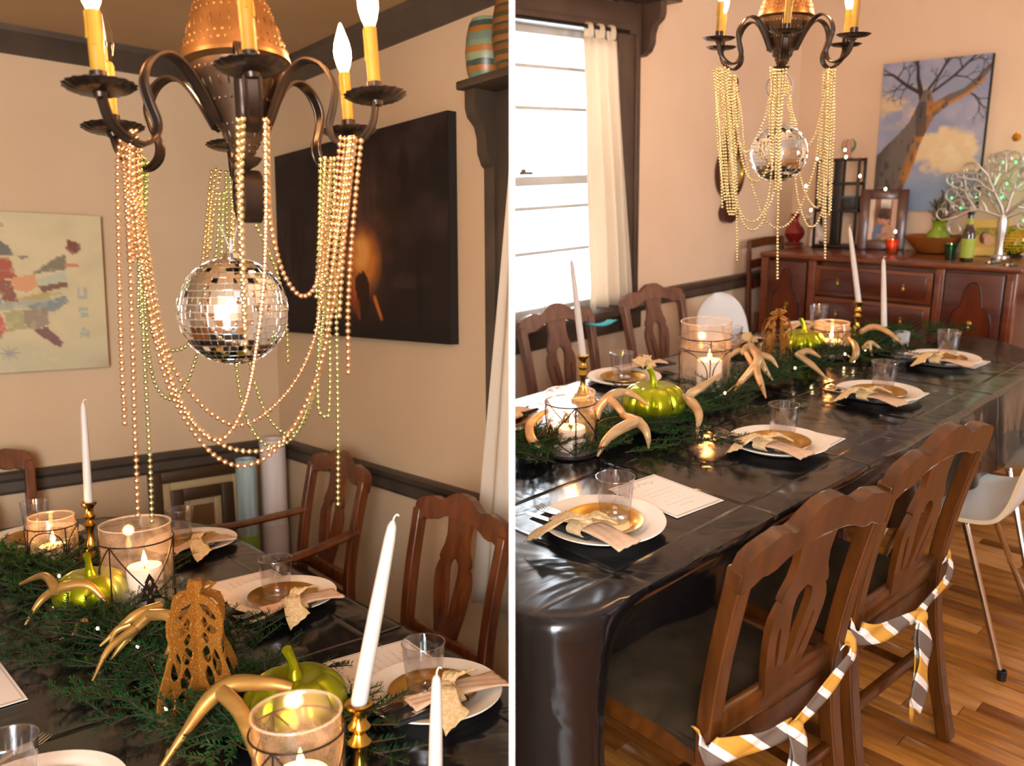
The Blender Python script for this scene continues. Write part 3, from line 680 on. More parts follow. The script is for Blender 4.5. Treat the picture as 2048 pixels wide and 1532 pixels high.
    m.band(pts, 0.036 * K, 0.0035 * K, (0, 1, 0), M=T(0, 0, (-0.198 - 0.046) * K) @ Rz(ring_rot), closed=True).build('hanging_ring', M_iron, t)
    # stem and canopy
    MB().lathe([(0.0, 0.235 * K), (0.012, 0.235 * K), (0.012, 0.26 * K), (0.006, 0.27 * K), (0.006, 0.52), (0.0, 0.52)], 12).build('stem', M_iron, t)
    return t
def make_ball(label, c, r, ring_z, tiles_as_parts, view):
    t = thing('mirror_ball', label, 'mirror ball', c)
    MB().sphere((0, 0, 0), r * 0.985, 48, 32).build('core', M_grout, t, angle=80)
    MB().lathe([(0.0, r + 0.008), (0.012, r + 0.006), (0.016, r - 0.004)], 16).build('cap', M_chrome, t)
    h = ring_z - c[2] - 0.002
    ln = MB().tube([(0, 0, r + 0.006), (-0.008, 0, r + 0.03), (-0.016, 0.004, h)], 0.0008, 5).tube([(0, 0, r + 0.006), (0.006, 0, r + 0.03), (0.01, -0.004, h)], 0.0008, 5)
    for q in range(4): ln.tube([(0.003 * math.cos(q * 1.7), 0.003 * math.sin(q * 1.7), r + 0.004), (0.002 * math.sin(q), 0.002, r + 0.028)], 0.001, 5)
    ln.build('hanging_line', M_line, t)
    s = 0.0100 if r > 0.07 else 0.01; rows = int(PI * r / (s * 1.06)); rg = random.Random(11); L = []
    for i in range(rows):
        ph = PI * (i + 0.5) / rows; cnt = max(3, int(2 * PI * r * math.sin(ph) / (s * 1.06))); o = rg.random()
        for j in range(cnt):
            th = 2 * PI * (j + o) / cnt; N = Vector((math.sin(ph) * math.cos(th), math.sin(ph) * math.sin(th), math.cos(ph)))
            wd = 2 * PI * r * math.sin(ph) / cnt * 0.93
            M = T(N * r * 0.992) @ Rz(th) @ Ry(ph) @ Rx(rg.gauss(0, 0.02)) @ Ry(rg.gauss(0, 0.02))
            L.append((M, N, wd / s))
    view = (Vector(view) - Vector(c)).normalized(); L.sort(key=lambda q: -q[1].dot(view))
    me = MB().box((0, 0, 0), (s, s, 0.0016), ch=0.0003).mesh('mirror_tile', M_mirror, flat=True)
    rest = MB(); bx = MB().box((0, 0, 0), (s, s, 0.0016))
    for k, (M, N, sx) in enumerate(L):
        M = M @ Matrix.Diagonal((0.985, sx, 1, 1))
        if k < tiles_as_parts: inst('mirror_tile', me, t, M)
        else: rest.add(bx.v, bx.f, M)
    o = rest.build('mirror_tiles', M_mirror, t, flat=True); o['kind'] = 'stuff'
    return t
def bead_strand(pts, label, group, m, r=0.0039, sp=0.0093, nu=8, nv=5):
    """beads strung along a hanging path of room points"""
    P = spline(pts, 10); L = [0.0]
    for a, b in zip(P[:-1], P[1:]): L.append(L[-1] + (b - a).length)
    n = max(2, int(L[-1] / sp)); tpl = MB().sphere((0, 0, 0), r, nu, nv); tv = np.array(tpl.v); V = []; Fc = []; k = 0; nb = len(tv)
    C = []
    for i in range(n + 1):
        s = L[-1] * i / n
        while k < len(L) - 2 and L[k + 1] < s: k += 1
        C.append(P[k].lerp(P[k + 1], (s - L[k]) / max(1e-9, L[k + 1] - L[k])))
    b = MB()
    o0 = C[0].copy()
    for i, c in enumerate(C):
        q = c - o0; b.v.extend(map(tuple, tv + np.array(q))); b.f.extend([tuple(x + i * nb for x in f) for f in tpl.f])
    b.mi = [0] * len(b.f)
    b.tube([c - o0 for c in C], 0.0007, 4)
    o = b.build('bead_strand', m, loc=o0, angle=80); tag(o, label, 'beads', group)
    return o
# ------------------------------------------------------------------ table things
M_plate = mat('cream moulded fibre plate', '#efe3d3', 0.6, color2='#ebdecb', nscale=30)
M_gold = mat('brushed gold plate', '#c79a4a', 0.3, 0.85, color2='#b5873a', nscale=8)
M_clear = mat_thin('clear plastic tumbler', '#fdfdff', 0.04, refl=0.13)
M_char = mat('charcoal paper napkin', '#26282b', 0.8)
M_steel = mat('mirror steel plastic', '#c9c6c2', 0.15, 1.0)
M_lace = mat('tan printed ribbon', '#cfae78', 0.8, color2='#dcc196', nscale=150, detail=4, lo=0.45, hi=0.55)
M_linen = mat('peach linen napkin', '#dcb99a', 0.85, color2='#d2ac8b', nscale=40)
M_card = mat_vcol('printed card', 0.6)
M_wax = mat('ivory wax', '#f2e6d6', 0.5, sss=0.25)
M_taper = mat('white taper wax', '#c9c3bd', 0.4, sss=0.2)
M_wick = mat('black wick', '#1b1612', 0.9)
M_flame = mat_emit('candle flame', '#ffb95e', 30.0)
M_jar = mat_thin('crackled frosted glass', '#fdf8f2', 0.1, body=0.1, bodycol='#f3ebe0', mottled=0.7, mscale=26)
M_wire = mat('dark brown wire', '#2f2320', 0.45, 0.6)
M_lime = mat('metallic lime paint', '#a8ad1c', 0.28, 0.75, color2='#96a014', nscale=6)
M_glit = mat('copper glitter card', '#98601c', 0.5, 0.4, color2='#e8c072', nscale=420, detail=1, lo=0.6, hi=0.72)
M_horn = mat('gilded antler', '#b98e4a', 0.34, 0.45, color2='#8f6a34', nscale=12, stretch=(1, 1, 4))
M_hornp = mat('pale gilded antler', '#caa878', 0.4, 0.25, color2='#a8845a', nscale=12, stretch=(1, 1, 4))
M_needle = mat('dark fir needle', '#0f2c10', 0.7, spec=0.15, color2='#1c401a', nscale=30)
M_needle2 = mat('green fir needle', '#1a3f14', 0.7, spec=0.15, color2='#2c5522', nscale=30)
M_fairy = mat_emit('warm fairy bulb', '#ffe9a8', 24.0)
M_copperwire = mat('thin copper wire', '#c9a46a', 0.35, 0.9)
M_greenglass = mat('green glass', '#3f9a4c', 0.08, trans=0.6, ior=1.3)

# tumbler, one mesh shared by all
def tumbler_mesh():
    H, rb, rt = 0.098, 0.030, 0.0405; prof = []; rib = lambda th, s, z: 1 + 0.022 * math.sin(16 * th + z * 22) * (1 if 0.012 < z < 0.084 else 0)
    m = MB(); out = [(0.0, 0.0), (rb - 0.003, 0.0), (rb, 0.004)] + [(rb + (rt - rb) * i / 10, 0.004 + (H - 0.004) * i / 10) for i in range(1, 11)]
    m.lathe(out, 64, rib=rib); m.lathe([(rt, H), (rt - 0.0016, H + 0.0005), (rt - 0.002, H - 0.003), (rb + 0.001, 0.012), (rb - 0.006, 0.008), (0.0, 0.008)], 64, rib=None)
    m.tube([(rt * math.cos(2 * PI * i / 48), rt * math.sin(2 * PI * i / 48), H) for i in range(48)], 0.0011, 6, closed=True)
    return m.mesh('tumbler', M_clear, angle=50)
TUMBLER = tumbler_mesh()
PLATE = MB().lathe([(0.0, 0.002), (0.08, 0.002), (0.088, 0.004), (0.098, 0.014), (0.118, 0.018), (0.129, 0.02), (0.13, 0.0175), (0.118, 0.014), (0.1, 0.009), (0.09, 0.0), (0.0, 0.0)], 64).mesh('dinner_plate', M_plate, angle=50)
GPLATE = MB().lathe([(0.0, 0.0045), (0.055, 0.0045), (0.06, 0.006), (0.066, 0.013), (0.08, 0.0155), (0.0835, 0.0165), (0.084, 0.015), (0.068, 0.009), (0.06, 0.002), (0.0, 0.001)], 56).mesh('gold_plate', M_gold, angle=50)
def one(name, me, label, cat, loc, rz=0.0, group=None, rot=None):
    o = bpy.data.objects.new(name, me); COL.objects.link(o); MEMBERS[ROOM].append(o); o.location = loc; o.rotation_euler = rot or (0, 0, rz)
    return tag(o, label, cat, group)
def cutlery(kind):
    m = MB()
    if kind == 'fork':
        P = [(0, 0, 0), (0.05, 0, 0.001), (0.1, 0, 0.004), (0.125, 0, 0.006)]; m.band(spline(P, 4), 0.009, 0.0018, (0, 1, 0))
        m.prism([(0.12, 0.004), (0.132, 0.0115), (0.15, 0.0125), (0.15, -0.0125), (0.132, -0.0115), (0.12, -0.004)], t=0.0018, M=T(0, 0, 0.005))
        for q in (-0.0105, -0.0035, 0.0035, 0.0105): m.band([(0.149, q, 0.005), (0.165, q, 0.003), (0.185, q, 0.008)], 0.0032, 0.0016, (0, 1, 0))
    else:
        m.band([(0, 0, 0), (0.05, 0, 0.001), (0.1, 0, 0.002)], 0.010, 0.0025, (0, 1, 0)); m.prism([(0.098, 0.005), (0.12, 0.008), (0.175, 0.0085), (0.19, 0.003), (0.192, -0.006), (0.1, -0.006)], t=0.0015, M=T(0, 0, 0.0025))
    return m.mesh(kind, M_steel, angle=40)
FORK, KNIFE = cutlery('fork'), cutlery('knife')
def drape(P, w, t, jit, seed, twist=0.0):
    """a strip of cloth along P with a ruffled width"""
    rg = random.Random(seed); Q = spline(P, 6); n = len(Q); m = MB(); vs = []; k = 8
    for i, p in enumerate(Q):
        d = (Q[min(i + 1, n - 1)] - Q[max(i - 1, 0)]).normalized(); a = twist * i / n; sd = Vector((-d.y, d.x, 0)); sd = sd.normalized() if sd.length > 1e-3 else Vector((0, 1, 0)); upv = d.cross(sd) * -1
        ww = w[0] + (w[1] - w[0]) * i / (n - 1) if isinstance(w, tuple) else w
        for j in range(k + 1):
            u = j / k - 0.5; vs.append(p + sd * math.cos(a) * u * ww + Vector((0, 0, 1)) * (math.sin(a) * u * ww + jit * math.sin(j * 2.1 + i * 0.5 + seed) * (0.4 + abs(u)) + 0.0015))
    fs = [(i * (k + 1) + j, i * (k + 1) + j + 1, (i + 1) * (k + 1) + j + 1, (i + 1) * (k + 1) + j) for i in range(n - 1) for j in range(k)]
    m.add(vs, fs); return m
def solid(o, t=0.0016):
    s = o.modifiers.new('thick', 'SOLIDIFY'); s.thickness = t; s.offset = 0; return o
def make_bundle(label, loc, rz, seed=1, tails=1.0):
    """folded napkin tied with a printed ribbon; lies along +x: dark fold at -x, peach end at +x"""
    t = thing('napkin_bundle', label, 'napkin', loc, rz)
    m = MB()
    for k, (dz, s) in enumerate(((0.0, 1.0), (0.0035, 0.94))):
        m.prism([(-0.125 * s, -0.026), (-0.06, -0.031), (0.03, -0.028), (0.035, 0.026), (-0.055, 0.029), (-0.118 * s, 0.024)], t=0.003, M=T(0, 0, 0.002 + dz) @ Ry(0.0))
    m.build('dark_napkin', M_char, t, bevel=0.001)
    p = drape([(-0.02, 0, 0.011), (0.03, 0.002, 0.014), (0.08, -0.004, 0.011), (0.118, -0.008, 0.007)], (0.045, 0.062), 0, 0.0022, seed); solid(p.build('linen_end', M_linen, t, angle=60), 0.004)
    p = drape([(-0.075, 0.006, 0.012), (-0.045, 0.003, 0.015), (-0.01, 0, 0.017)], (0.052, 0.03), 0, 0.003, seed + 2); solid(p.build('linen_fold', M_linen, t, angle=60), 0.004)
    # the knot: a band round the bundle, then two tails
    ring = [(0.0 + 0.003 * math.sin(2 * a), 0.034 * math.cos(a), 0.0115 + 0.0125 * math.sin(a)) for a in [2 * PI * i / 20 for i in range(20)]]
    MB().band(ring, 0.036, 0.0022, (1, 0, 0), closed=True).build('ribbon_band', M_lace, t, angle=60)
    kn = MB().sphere((0.0, 0.002, 0.026), (0.02, 0.014, 0.009), 12, 8); kn.build('ribbon_knot', M_lace, t)
    a = drape([(0.0, 0.0, 0.028), (-0.018, -0.022, 0.036), (-0.03, -0.046, 0.028), (-0.038 * tails, -0.07 * tails, 0.016), (-0.04 * tails, -0.092 * tails, 0.006)], (0.026, 0.054), 0, 0.003, seed + 4, 0.5); solid(a.build('ribbon_tail', M_lace, t, angle=60))
    a = drape([(0.0, 0.0, 0.028), (0.02, 0.012, 0.038), (0.042, 0.02, 0.033), (0.062, 0.028 * tails, 0.024)], (0.024, 0.056), 0, 0.0035, seed + 6, -0.4); solid(a.build('ribbon_tail', M_lace, t, angle=60))
    return t
_ci = Img(70, 98, 1.4); _ci.fill('#f0e4d8')
for q in (0.035, 0.965):
    _ci.fill('#b7aca0', (abs(_ci.x - q) < 0.008) & (_ci.y > 0.025) & (_ci.y < 0.975)); 
for q in (0.025, 0.975): _ci.fill('#b7aca0', (abs(_ci.y - q) < 0.006) & (_ci.x > 0.035) & (_ci.x < 0.965))
for k in range(26):     # a flourish of script at the head
    a, b = k / 26, (k + 1) / 26; fx = lambda s: 0.26 + 0.48 * s; fy = lambda s: 0.14 + 0.028 * math.sin(s * 23) + 0.02 * math.sin(s * 9)
    _ci.line((fx(a), fy(a)), (fx(b), fy(b)), 0.006, 0.006, '#a89c92', 0.012)
for k in range(7):
    y = 0.3 + k * 0.085; w_ = (0.2, 0.3, 0.26, 0.32, 0.24, 0.3, 0.18)[k]
    _ci.fill('#d3c8bd', (abs(_ci.y - y) < 0.007) & (abs(_ci.x - 0.5) < w_) & (np.sin(_ci.x * 120 + k) > -0.5))
_cm = None
def make_card(label, c, rz, w=0.152, h=0.215):
    """menu card lying flat; local +y is the head of the print"""
    global _cm
    t = thing('menu_card', label, 'menu card', (c[0], c[1], TZ), rz)
    MB().box((0, 0, 0.0009), (w, h, 0.0012)).build('sheet', mat('cream card stock', '#f0e4d8', 0.7), t)
    if _cm is None: _cm = picture(_ci, w * 0.985, h * 0.985, 'print', t, T(0, 0, 0.0017) @ Rx(-PI / 2), M_card)
    else:
        o = _cm.copy(); COL.objects.link(o); o.parent = t
    return t
def make_setting(desc, pc, rz_b, glass=(0.0, 0.03), bundle=(0.0, -0.035), card=None, seed=1, cut=True, tails=1.0, parts='pgtbfkc'):
    """one place setting at room point pc; desc ends the labels; rz_b turns the napkin bundle; offsets in the room's plan"""
    x, y = pc[0], pc[1]; z = TZ
    if card: make_card('cream menu card tucked under the plate ' + desc, card[0], card[1]); z += 0.002
    if 'p' in parts: one('dinner_plate', PLATE, 'round cream plate ' + desc, 'plate', (x, y, z))
    if 'g' in parts: one('gold_plate', GPLATE, 'small gold plate on the cream plate ' + desc, 'plate', (x, y, z + 0.0025))
    if 't' in parts: one('tumbler', TUMBLER, 'clear swirled tumbler on the gold plate ' + desc, 'tumbler', (x + glass[0], y + glass[1], z + 0.0075), 0.4 * seed)
    bz = z + 0.0185; bx, by = x + bundle[0], y + bundle[1]
    if 'b' in parts: make_bundle('ribbon-tied napkin ' + desc, (bx, by, bz), rz_b, seed, tails)
    if cut:
        c, s = math.cos(rz_b), math.sin(rz_b)
        def off(u, v): return (bx + u * c - v * s, by + u * s + v * c, bz + 0.0075)
        if 'f' in parts: one('fork', FORK, 'silver fork in the napkin ' + desc, 'fork', off(0.045, 0.009), rz_b + PI - 0.05)
        if 'k' in parts: one('knife', KNIFE, 'silver knife in the napkin ' + desc, 'knife', off(0.05, -0.012), rz_b + PI + 0.04)
def make_candlestick(label, loc, h=0.16, m=None, lean=(0, 0)):
    o = MB().lathe([(0.0, 0), (0.038, 0), (0.039, 0.006), (0.03, 0.012), (0.022, 0.02), (0.015, 0.04), (0.0095, 0.055), (0.0085, h * 0.5), (0.012, h * 0.54), (0.0175, h * 0.58), (0.012, h * 0.62), (0.0085, h * 0.67), (0.013, h * 0.7), (0.017, h * 0.74), (0.0115, h * 0.79), (0.0105, h * 0.86), (0.014, h * 0.92), (0.0205, h * 0.955), (0.021, h * 0.985), (0.018, h), (0.012, h * 0.97), (0.0, h * 0.965)], 28).build('candlestick', m or M_brass, loc=loc, rot=(lean[0], lean[1], 0), angle=45)
    return tag(o, label, 'candlestick')
def make_taper(label, loc, L, rot=(0, 0, 0), r=0.0115):
    t = thing('taper_candle', label, 'candle', loc); t.rotation_euler = rot
    MB().lathe([(0.0, 0), (r * 0.95, 0), (r, 0.01), (r * 0.9, L * 0.5), (r * 0.68, L * 0.9), (r * 0.55, L * 0.97), (r * 0.25, L), (0, L)], 20).build('wax', M_taper, t, angle=60)
    MB().tube(spline([(0, 0, L - 0.003), (0.001, 0, L + 0.006), (0.005, 0, L + 0.01), (0.009, 0, L + 0.008)], 4), 0.0011, 6).build('wick', mat('white wick', '#e9e2d8', 0.8), t)
    return t
def make_pillar(label, loc, r, h, lit=30.0):
    t = thing('pillar_candle', label, 'candle', loc)
    MB().lathe([(0.0, 0), (r, 0), (r, h * 0.96), (r * 0.94, h), (r * 0.8, h * 0.985), (r * 0.4, h * 0.93), (0, h * 0.925)], 28).build('wax', M_wax, t, angle=50)
    MB().tube([(0, 0, h * 0.92), (0, 0.001, h * 0.92 + 0.012)], 0.0012, 6).build('wick', M_wick, t)
    f = h * 0.92 + 0.008
    MB().lathe([(0.0, f), (0.005, f + 0.006), (0.0065, f + 0.013), (0.005, f + 0.022), (0.0022, f + 0.032), (0, f + 0.038)], 12).build('flame', M_flame, t, angle=80)
    ld = bpy.data.lights.new('candle_glow', 'POINT'); ld.energy = 1.3; ld.color = (1.0, 0.4, 0.11); ld.shadow_soft_size = 0.012
    lo = bpy.data.objects.new('candle_glow', ld); COL.objects.link(lo); lo.parent = t; lo.location = (0, 0, f + 0.05)
    return t
def make_hurricane(label, loc, r, h, style, rz=0.0, bulge=0.0):
    """glass sleeve in a wire frame. style: 'tall', 'diamond' (with a little tree) or 'round'"""
    t = thing('hurricane_lantern', label, 'lantern', loc, rz)
    def R(z): return r * (1 + bulge * math.sin(PI * min(1, max(0, z / h))) - (0.04 if style == 'round' and z > 0.9 * h else 0))
    zs = [0.006 + (h - 0.006) * i / 12 for i in range(13)]
    MB().lathe([(0.0, 0.006)] + [(R(z), z) for z in zs] + [(R(h) - 0.0025, h + 0.001), (R(h) - 0.004, h - 0.003)], 48).build('glass', M_jar, t, angle=50)
    MB().tube([(R(h) * math.cos(2 * PI * i / 48), R(h) * math.sin(2 * PI * i / 48), h) for i in range(48)], 0.0018, 6, closed=True).build('rim', mat_thin('clear rim', '#ffffff', 0.05, body=0.25), t)
    MB().lathe([(0.0, 0.0), (r * 1.18, 0.0), (r * 1.22, 0.004), (r * 1.2, 0.006), (0, 0.005)], 36).build('base', M_wire, t)
    w = 0.0017
    def ring(z, k=1.06, tilt=0.0): MB().tube([(R(z) * k * math.cos(2 * PI * i / 48), R(z) * k * math.sin(2 * PI * i / 48), z + tilt * math.cos(2 * PI * i / 48)) for i in range(48)], w, 6, closed=True).build('wire_ring', M_wire, t)
    def onglass(P, name='wire_brace'): MB().tube([(R(z) * 1.045 * math.cos(a), R(z) * 1.045 * math.sin(a), z) for a, z in P], w, 6).build(name, M_wire, t)
    if style == 'tall':
        ring(0.8 * h); ring(0.66 * h)
        for q in range(3):
            a0 = q * 2 * PI / 3; onglass([(a0, z * h) for z in (0.0, 0.25, 0.5, 0.8)], 'wire_upright')
            arc = [(a0 + PI / 3 + 0.95 * math.cos(s), (0.34 + 0.3 * math.sin(s)) * h) for s in [2 * PI * i / 30 for i in range(31)]]; onglass(arc)
    elif style == 'diamond':
        ring(0.84 * h); 
        for q in range(3):
            a0 = q * 2 * PI / 3; onglass([(a0, z * h) for z in (0.0, 0.25, 0.5, 0.84)], 'wire_upright')
            onglass([(a0 + 0.0 + 2.09 * s, (0.84 - 0.5 * (1 - abs(2 * s - 1))) * h) for s in [i / 16 for i in range(17)]])
            onglass([(a0 + 0.0 + 2.09 * s, (0.06 + 0.28 * (1 - abs(2 * s - 1))) * h) for s in [i / 16 for i in range(17)]])
            A = Rz(a0 + PI / 3) @ T(r * 1.08, 0, 0.34 * h) @ Matrix(((0, 0, 1, 0), (1, 0, 0, 0), (0, 1, 0, 0), (0, 0, 0, 1)))
            tr = [(0, 0.034), (0.009, 0.018), (0.006, 0.019), (0.014, 0.004), (0.01, 0.005), (0.02, -0.014), (0.006, -0.013), (0.007, -0.028)]; s_ = h / 0.165
            MB().prism([(x * s_, y * s_) for x, y in mirror(tr)], [blob(0, 0.016 * s_, 0.0028 * s_, 0.006 * s_), blob(-0.006 * s_, 0.002 * s_, 0.0022 * s_, 0.005 * s_, 0.5), blob(0.006 * s_, 0.002 * s_, 0.0022 * s_, 0.005 * s_, -0.5), blob(0, -0.006 * s_, 0.0025 * s_, 0.005 * s_)], t=0.0025, M=A).build('tree_ornament', M_wire, t)
    else:
        ring(0.82 * h)
        for q in range(4):
            a0 = q * PI / 2; onglass([(a0, z * h) for z in (0.0, 0.2, 0.4, 0.6, 0.82)], 'wire_upright')
            onglass([(a0 + PI / 4 + 0.7 * math.cos(s), (0.42 + 0.36 * math.sin(s)) * h) for s in [2 * PI * i / 24 for i in range(25)]])
    return t
def make_pumpkin(label, loc, r=0.09, rz=0.0):
    t = thing('pumpkin', label, 'pumpkin', loc, rz)
    pr = []
    for i in range(25):
        a = -PI / 2 + PI * i / 24; rr = math.cos(a) ** 0.75 if math.cos(a) > 0 else 0; z = 0.5 + 0.5 * math.sin(a)
        dz = 0.0
        if i > 20: dz = -0.16 * ((i - 20) / 4) ** 1.2
        pr.append((r * rr if rr > 1e-3 else 0.0, (0.62 * 2 * z + dz) * r))
    rib = lambda th, s, z: 1 - 0.13 * (1 - abs(math.sin(4.5 * th))) ** 2.2
    MB().lathe(pr, 108, rib=rib).build('body', M_lime, t, angle=80)
    P = spline([(0, 0, 1.0 * r), (0.0, 0.02 * r, 1.25 * r), (-0.05 * r, 0.03 * r, 1.5 * r), (-0.16 * r, 0.02 * r, 1.72 * r)], 6)
    MB().tube(P, interp([0.2 * r, 0.105 * r, 0.085 * r, 0.1 * r], 6), 10).build('stem', M_lime, t)
    return t
def make_glitter(label, loc, s=1.0, rz=0.0, rnd=False):
    """openwork pumpkin of two slotted cards, taller and waisted, or rounder"""
    t = thing('glitter_pumpkin', label, 'decoration', loc, rz)
    if rnd: half = [(0, 0.2), (0.014, 0.2), (0.02, 0.185), (0.012, 0.17), (0.03, 0.168), (0.058, 0.155), (0.074, 0.125), (0.076, 0.09), (0.068, 0.06), (0.072, 0.035), (0.082, 0.008), (0.076, 0.0), (0.06, 0.002), (0.05, 0.015), (0.03, 0.02), (0.012, 0.0), (0, 0.0)]
    else: half = [(0, 0.236), (0.012, 0.236), (0.016, 0.228), (0.011, 0.214), (0.03, 0.212), (0.052, 0.2), (0.06, 0.18), (0.06, 0.158), (0.055, 0.14), (0.057, 0.12), (0.07, 0.095), (0.082, 0.066), (0.086, 0.04), (0.083, 0.01), (0.068, 0.002), (0.056, 0.012), (0.05, 0.03), (0.03, 0.022), (0.014, 0.0), (0, 0.0)]
    H = [(0.028, 0.188, 0.017, 0.0065, -0.45), (0.02, 0.166, 0.006, 0.0085, 0.0), (0.035, 0.158, 0.011, 0.006, 0.1), (0.02, 0.14, 0.0065, 0.0075, 0.2), (0.022, 0.112, 0.0085, 0.012, -0.2), (0.045, 0.102, 0.009, 0.018, 0.12), (0.027, 0.074, 0.009, 0.015, 0.1), (0.062, 0.05, 0.0085, 0.022, 0.05), (0.038, 0.045, 0.007, 0.012, 0.5)]
    k = 0.86 if rnd else 1.0
    hs = [blob(sx * x, y * k, a * 1.4, b * 1.35, sx * r, 12, 0.5) for x, y, a, b, r in H for sx in (1, -1)]
    XZ = Matrix(((1, 0, 0, 0), (0, 0, 1, 0), (0, 1, 0, 0), (0, 0, 0, 1)))
    for q in range(2): MB().prism([(x * s, y * s) for x, y in mirror(half)], [[(x * s, y * s) for x, y in h] for h in hs], t=0.004, M=Rz(q * PI / 2) @ XZ).build('cut_card', M_glit, t, angle=30)
    b = MB()
    for sg in (1, -1):
        P = [(0, 0.214), (sg * 0.012, 0.224), (sg * 0.03, 0.226), (sg * 0.046, 0.217), (sg * 0.028, 0.209), (sg * 0.012, 0.208)]
        b.prism([(x * s, (y * k) * s) for x, y in P], [blob(sg * 0.026 * s, 0.2165 * k * s, 0.008 * s, 0.003 * s)], t=0.004, M=Rz(0.0) @ XZ @ T(0, 0, 0.001))
    b.build('leaf_crown', M_glit, t, angle=30)
    return t
def make_antler(label, branches, m=None, n=6):
    """branches: list of (points, radii) in room space; the first is the beam"""
    o0 = Vector(branches[0][0][0]); b = MB()
    for P, r in branches: b.tube([p - o0 for p in spline(P, n)], interp(r, n), 10)
    o = b.build('antler', m or M_horn, loc=o0, angle=70)
    return tag(o, label, 'antler')
def fir_mesh(seed, L=0.17, m=None):
    rg = random.Random(seed); b = MB(); stems = [((0, 0, 0), Vector((1, 0, 0.12)).normalized(), L)]
    for k in range(5):
        s = 0.2 + 0.15 * k; sg = 1 if k % 2 else -1; stems.append(((L * s, 0, 0.12 * L * s), Vector((0.75, sg * (0.6 + 0.2 * rg.random()), 0.1 + 0.2 * rg.random())).normalized(), L * (0.5 - 0.25 * s)))
    for o, d, l in stems:
        o = Vector(o); b.tube([o, o + d * l * 0.5, o + d * l], [0.002, 0.0016, 0.0008], 5, mi=1); n = int(l / 0.0019); sd = d.cross(Vector((0, 0, 1))).normalized(); up = sd.cross(d)
        for i in range(n):
            p = o + d * l * (0.06 + 0.94 * i / n); a = rg.uniform(0, 2 * PI); q = (d * 0.75 + sd * math.cos(a) + up * (math.sin(a) * 0.8 + 0.15)).normalized(); ll = rg.uniform(0.012, 0.019) * (1 - 0.35 * i / n); e = p + q * ll; w = q.cross(Vector((rg.random(), rg.random(), 1))).normalized() * 0.0011; mid = p + q * ll * 0.5; h = q.cross(w).normalized() * 0.0006
            b.add([p, mid + w, e, mid - w, mid + h], [(0, 1, 4), (1, 2, 4), (2, 3, 4), (3, 0, 4)])
    return b.mesh('fir_branch', [m or M_needle, mat('fir twig', '#3a2a1a', 0.8)], flat=True)
FIR = [fir_mesh(1), fir_mesh(2, 0.14, M_needle2), fir_mesh(3, 0.2), fir_mesh(4, 0.11, M_needle2)]
def make_garland(label, pts, width, count, seed, extra=()):
    """boughs laid along pts on the table; extra = [(x, y, z, heading)] loose sprays"""
    rg = random.Random(seed); t = thing('fir_garland', label, 'garland', (pts[0][0], pts[0][1], TZ)); P = spline(pts, 8); o = Vector((pts[0][0], pts[0][1], TZ))
    for k in range(count):
        i = int((k + rg.random()) / count * (len(P) - 1)); p = P[i]; d = (P[min(i + 1, len(P) - 1)] - P[max(i - 1, 0)]); hd = math.atan2(d.y, d.x) + rg.choice((0, PI)) + rg.gauss(0, 0.75)
        sd = Vector((-d.y, d.x, 0)).normalized(); q = p + sd * rg.gauss(0, width * 0.42); z = 0.018 + abs(rg.gauss(0, 0.012))
        inst('fir_branch', rg.choice(FIR), t, T(q.x - o.x, q.y - o.y, z) @ Rz(hd) @ Ry(rg.uniform(-0.12, 0.08)) @ Rx(rg.uniform(-0.6, 0.6)))
    for x, y, z, h in extra: inst('fir_branch', rg.choice(FIR[:3]), t, T(x - o.x, y - o.y, z - TZ) @ Rz(h) @ Ry(-0.05))
    return t
def make_fairy(label, pts, bulbs, m=None, wire=None, r=0.0035, cat='string lights'):
    """wire through room points; bulbs = indices of pts that carry a bulb"""
    o = Vector(pts[0]); t = thing('string_lights', label, cat, o)
    MB().tube([p - o for p in spline(pts, 6)], 0.0007, 5).build('wire', wire or M_copperwire, t)
    me = MB().sphere((0, 0, 0), (r, r, r * 1.3), 10, 7).mesh('bulb', m or M_fairy, angle=80)
    for i in bulbs: inst('bulb', me, t, T(Vector(pts[i]) - o))
    return t
# ------------------------------------------------------------------ room A: chandelier
room('A')
ballA = pD(467, 622, 1.32)
rimA = pD(462, 138, 1.32)
baseA = Vector((pD(492, 622, 1.32).x, pD(492, 622, 1.32).y, rimA.z))
fdir = math.atan2(-baseA.y, -baseA.x)           # towards the viewer in plan
rotA = fdir + 0.07
chA = make_chandelier('pierced tin chandelier with six candle arms in the left room, one bulb unlit', baseA, rotA, {0, 1, 2, 3, 5}, fdir + 0.25)
chA.rotation_euler = (Quaternion((math.cos(fdir), math.sin(fdir), 0), math.radians(3.0)) @ Quaternion((math.sin(fdir), -math.cos(fdir), 0), math.radians(4.0))).to_euler()
make_ball('mirror ball under the left chandelier, larger in view', tuple(ballA), 0.084, baseA.z - 0.29 * 0.84, 300, (0, 0, HA))
def strandA(P, where, m, seed=0):
    """P: [(x, y, distance)] points of the strand, sampled where it hangs"""
    return bead_strand([pD(*p) for p in P], where, 'bead strands on the left chandelier', m)
def lerpd(P, d0, d1):
    n = len(P) - 1; return [(x, y, d0 + (d1 - d0) * i / n) for i, (x, y) in enumerate(P)]
